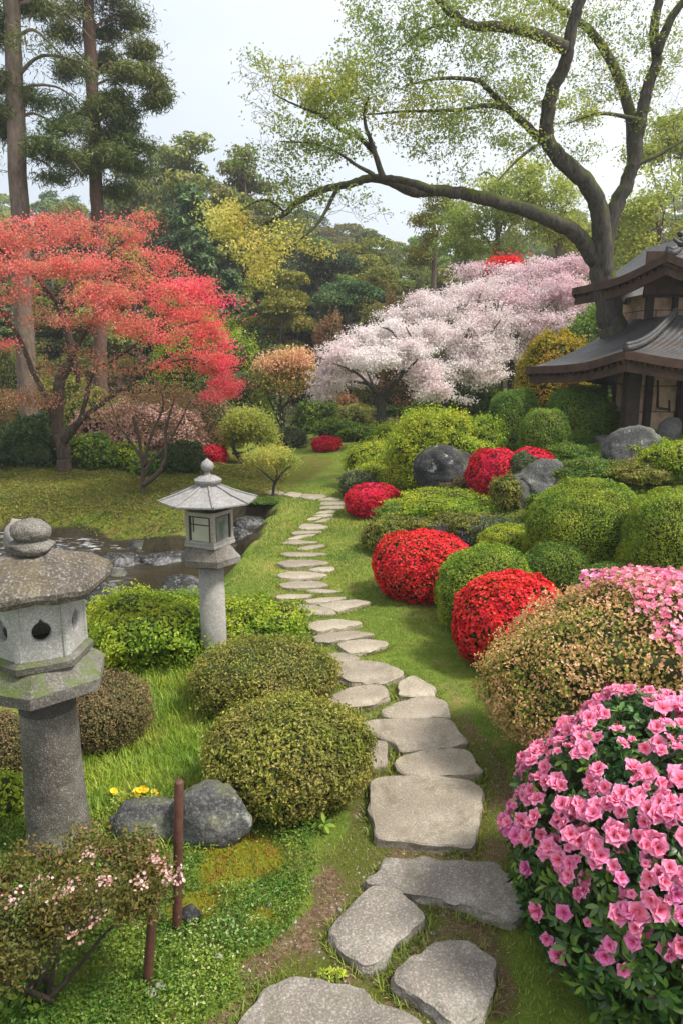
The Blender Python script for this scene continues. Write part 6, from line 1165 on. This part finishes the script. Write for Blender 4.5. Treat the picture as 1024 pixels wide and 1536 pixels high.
def dens_cover(x, y):
    e = path_x(y)-x; p3 = np.stack([x, y, 0*x], -1); edge = np.interp(y, [.8, 1.6, 2.2, 2.8, 3.5], [.42, .42, .50, .50, .42]); d = sstep(e+.06*noise(p3, 7, 4), edge-.03, edge+.03)*(1-sstep(y+.25*noise(p3, 3, 9), 3.0, 3.5)); return d*(1-.95*moss_mask(x, y))*(1-dirt_mask(x, y))
x, y, z = scatter(150000, -2.2, .35, .8, 3.6, rg, dens_cover); n = len(x); hh = .038*(1+.7*noise(np.stack([x, y, 0*x], 1), 9, 7))*rg.random(n)**.6
mb = MB(); leaves(mb, np.stack([x, y, z+hh], 1), np.tile([0, 0, 1.], (n, 1)), .0135, .62, .75, a=np.clip(.3+.35*hh/.04+.18*rg.normal(size=n)+.12*noise(np.stack([x, y, 0*x], 1), 6, 17), 0, 1), rg=rg); print('cover', n)
tag(mb.build("ground_cover", LM['cover']), "tiny-leaved green ground cover carpeting the slope left of the near stones", "ground cover", kind="stuff")
x, y, z = scatter(40000, -1.6, .1, 1.2, 3.4, rg, moss_mask); mb = MB(); blades(mb, x, y, z, .020, .0035, rg, np.clip(.5+.3*rg.normal(size=len(x)), 0, 1), .8)
tag(mb.build("golden_moss", LM['mossy']), "golden and orange moss patches below the grey rocks", "moss", kind="stuff")
def dens_bank(x, y): p3 = np.stack([x, y, 0*x], -1); return bank_mask(x, y)*(poly_sd(x, y, POND) > .32)*(1-sstep(y, 15, 17))*(.35+.65*sstep(noise(p3, 1.6, 12), -.3, .4))
x, y, z = scatter(150000, -9.5, -1, 9, 17, rg, dens_bank); mb = MB(); n = len(x); leaves(mb, np.stack([x, y, z+.03*rg.random(n)], 1), np.tile([0, 0, 1.], (n, 1)), .045, .45, .8, a=np.clip(.25+.3*fbm(np.stack([x, y, z], 1), .9, 3, 2)+.2*rg.normal(size=n), 0, 1), rg=rg)
tag(mb.build("bank_moss", LM['olive']), "olive and russet moss and low plants on the bank across the stream", "moss", kind="stuff")
def dens_hill(x, y): xe = np.interp(y, [5, 6, 7, 8.5, 9, 11, 13, 16, 25], [1.9, 1.6, 1.3, .62, .38, .5, .9, 1.6, 2.4]); p3 = np.stack([x, y, 0*x], -1); return sstep(x-xe, 0, .3)*(.5+.5*sstep(noise(p3, 1.8, 14), -.4, .3))
x, y, z = scatter(60000, .3, 6.5, 4.6, 14, rg, dens_hill); n = len(x); mb = MB(); leaves(mb, np.stack([x, y, z+.05*rg.random(n)], 1), np.tile([0, 0, 1.], (n, 1)), .040, .45, .8, a=np.clip(.45+.3*fbm(np.stack([x, y, z], 1), 1.2, 5, 2)+.2*rg.normal(size=n), 0, 1), rg=rg)
tag(mb.build("hillside_cover", LM['mid']), "low green ground plants between the boulders and clipped domes on the slope", "ground cover", kind="stuff")
# litter: fallen leaves and grit on the earth
x, y, z = scatter(3500, -.6, 1.3, 1.0, 4.6, rg, dirt_mask); mb = MB(); n = len(x); v, f = ICO[2]
leaves(mb, np.stack([x, y, z+.004], 1), np.tile([0, 0, 1.], (n, 1)), .012, .5, .35, rg=rg, a=rg.random(n)); tag(mb.build("leaf_litter", LM['brown']), "small dry leaf bits lying on the bare earth beside the near stones", "leaf litter", kind="stuff")
x, y, z = scatter(9000, -.7, 1.3, 1.0, 4.6, rg, dirt_mask); k = off_stone(x, y, .0); x, y, z = x[k], y[k], z[k]; n = len(x); mb = MB(); s_ = (.0015+.006*rg.random(n)**4)[:, None]; p = np.stack([x, y, z+.001], 1)
D8 = np.array([(1, 0, 0), (0, 1, 0), (-1, 0, 0), (0, -1, 0), (0, 0, .8)]); v = p[:, None]+D8[None]*s_[:, None]*rg.uniform(.6, 1.4, (n, 5, 1)); b = np.arange(n)[:, None]*5
mb.add(v.reshape(-1, 3), None, np.concatenate([b+[0, 1, 4], b+[1, 2, 4], b+[2, 3, 4], b+[3, 0, 4]]), smooth=False); tag(mb.build("grit", M_ROCKL), "fine pale grit strewn over the bare earth of the path", "grit", kind="stuff")
# ================================================================ near flowering shrub, yellow flowers, leafy plant, twigs
def near_shrub():
    rg = np.random.default_rng(111); Y = 2.15; g = np.array([float(P(60, 1470, Y)[0]), Y, 0]); g[2] = H(g[0], Y)
    root = thing("flowering_shrub", g, "open twiggy shrub with pale pinkish flower heads in the lower left corner", "shrub")
    lim = []
    for k, (a, dy) in enumerate([([(62,1500),(60,1430),(40,1370)], 0), ([(66,1500),(75,1440),(100,1390),(130,1340)], .1), ([(60,1500),(40,1450),(0,1400),(-50,1360)], -.1), ([(70,1505),(110,1460),(150,1410),(190,1370)], -.05), ([(64,1500),(90,1430),(140,1380),(210,1340)], .15), ([(58,1500),(55,1440),(70,1380),(60,1330)], .2), ([(60,1505),(30,1480),(-20,1470)], -.2), ([(62,1500),(20,1400),(-10,1350)], .3)]):
        p_ = pxl(a, [Y, Y+dy]); p_[0] = g+[.02*k-.07, rg.normal()*.02, -.02]; lim.append((p_, .011, .004))
    pads = [pad(a, b, c, d, Y+e, None, None, v) for a, b, c, d, e, v in [(40,1330,50,30,0,.5),(110,1310,50,30,.1,.5),(170,1300,45,30,.15,.55),(220,1310,36,34,.1,.5),(230,1345,28,22,0,.45),(100,1360,60,26,-.1,.45),(20,1380,50,30,-.15,.4),(-40,1340,50,50,0,.45),(170,1350,44,24,-.05,.45),(80,1400,40,20,-.15,.35),(10,1440,40,34,-.25,.3),(-40,1430,40,50,-.1,.35),(130,1270,40,20,.25,.6),(215,1268,28,20,.25,.62),(60,1290,40,16,.2,.55),(170,1278,30,14,.2,.6),(25,1300,30,16,.1,.5)]]
    crown_tree(root, lim, pads, BK['twig'], 'flowery', 620, .017, 40, .024, rg, gap=(14, -.2), maxr=.005, end=.10, sides=7, twr=.03)
    mb = MB(); q = []
    for (a, b) in [(115,1332),(158,1319),(212,1322),(258,1318),(62,1322),(95,1340),(20,1345),(186,1350),(110,1402),(262,1312),(130,1285),(235,1290),(150,1370),(40,1400)]:
        c0 = P(a, b, Y-.12+rg.uniform(-.05, .15)); q.append(c0+rg.normal(size=(26, 3))*[.018, .018, .010])
    q = np.concatenate(q); blooms(mb, q, np.tile([0, -.2, 1.], (len(q), 1)), .010, 5, .6, rg=rg, wide=.7); tag(mb.build("flower_heads", LM['palebl'], root), kind="stuff")
near_shrub()
def low_plants():
    rg = np.random.default_rng(121)
    for k, (a, b, n, lb) in enumerate([(212, 1190, 14, "larger cluster of small yellow flowers above the grey rock"), (184, 1194, 8, "smaller cluster of yellow flowers nearer the lantern post")]):
        g = G(a, b+10); root = thing("yellow_flowers", g, lb, "flowers", "yellow flowers in the long grass"); mb = MB(); ml = MB()
        for j in range(n):
            o_ = rg.normal(size=2)*[.030, .022]; top = P(a, b, g[1])+[o_[0], o_[1], rg.uniform(-.02, .02)]; tube(ml, [g+[o_[0]*.6, o_[1]*.6, 0], (g+top)/2+rg.normal(size=3)*.004, top], .0016, 4, cap=False)
            blooms(mb, np.tile(top, (3, 1))+rg.normal(size=(3, 3))*.004, np.tile([0, -.3, 1.], (3, 1)), .032, 6, .3, rg=rg, wide=.8)
        n2 = 60; leaves(ml, g+rg.normal(size=(n2, 3))*[.04, .03, .0]+[0, 0, .03], np.tile([0, 0, 1.], (n2, 1)), .03, .25, .9, rg=rg)
        ml.build("stems", LM['grass'], root); mb.build("petals", LMY, root)
    for a, b, n, s_, lf, lb in [(455, 1222, 9, .055, 'mid', "broad-leaved green plant at the foot of the nearest rounded shrub"), (20, 1500, 8, .06, 'mid', "dark leafy plant in the lower left corner under the shrub"), (500, 1450, 14, .022, 'bright', "tiny green weed in the earth beside the tilted stone")]:
        g = G(a, b+18); root = thing("leafy_plant", g, lb, "plant"); mb = MB(); p = g+rg.normal(size=(n, 3))*[s_*1.3, s_*.6, s_*.1]+[0, 0, s_*.55]; whorls(mb, p, rg.normal(size=(n, 3))*.4+[0, -.3, 1], s_, rg, 6); mb.build("leaves", LM[lf], root)
        mb = MB()
        for q in p: tube(mb, [g+rg.normal(size=3)*[.02, .01, 0]-[0, 0, .01], q], .002, 4, cap=False)
        mb.build("stems", BK['twig'], root)
    mb = MB(); a = G(723, 1528); b = G(762, 1530); tube(mb, catmull([a+[0, 0, .008], (a+b)/2+[0, .004, .018], b+[0, 0, .012]], 4), .003, 5); tube(mb, [(a+b)/2+[0, .004, .018], G(756, 1512)+[0, 0, .02]], .002, 4); tag(mb.build("fallen_twig", BK['pine']), "short pale broken twig on the earth at the bottom edge", "twig")
LMY = leafmat("yellow_petal", [(0, (.75, .48, .01)), (1, (.90, .72, .03))], .3, 3, .1)
low_plants()
print('objects', len(bpy.data.objects), 'polys', sum(len(m.polygons) for m in bpy.data.meshes))
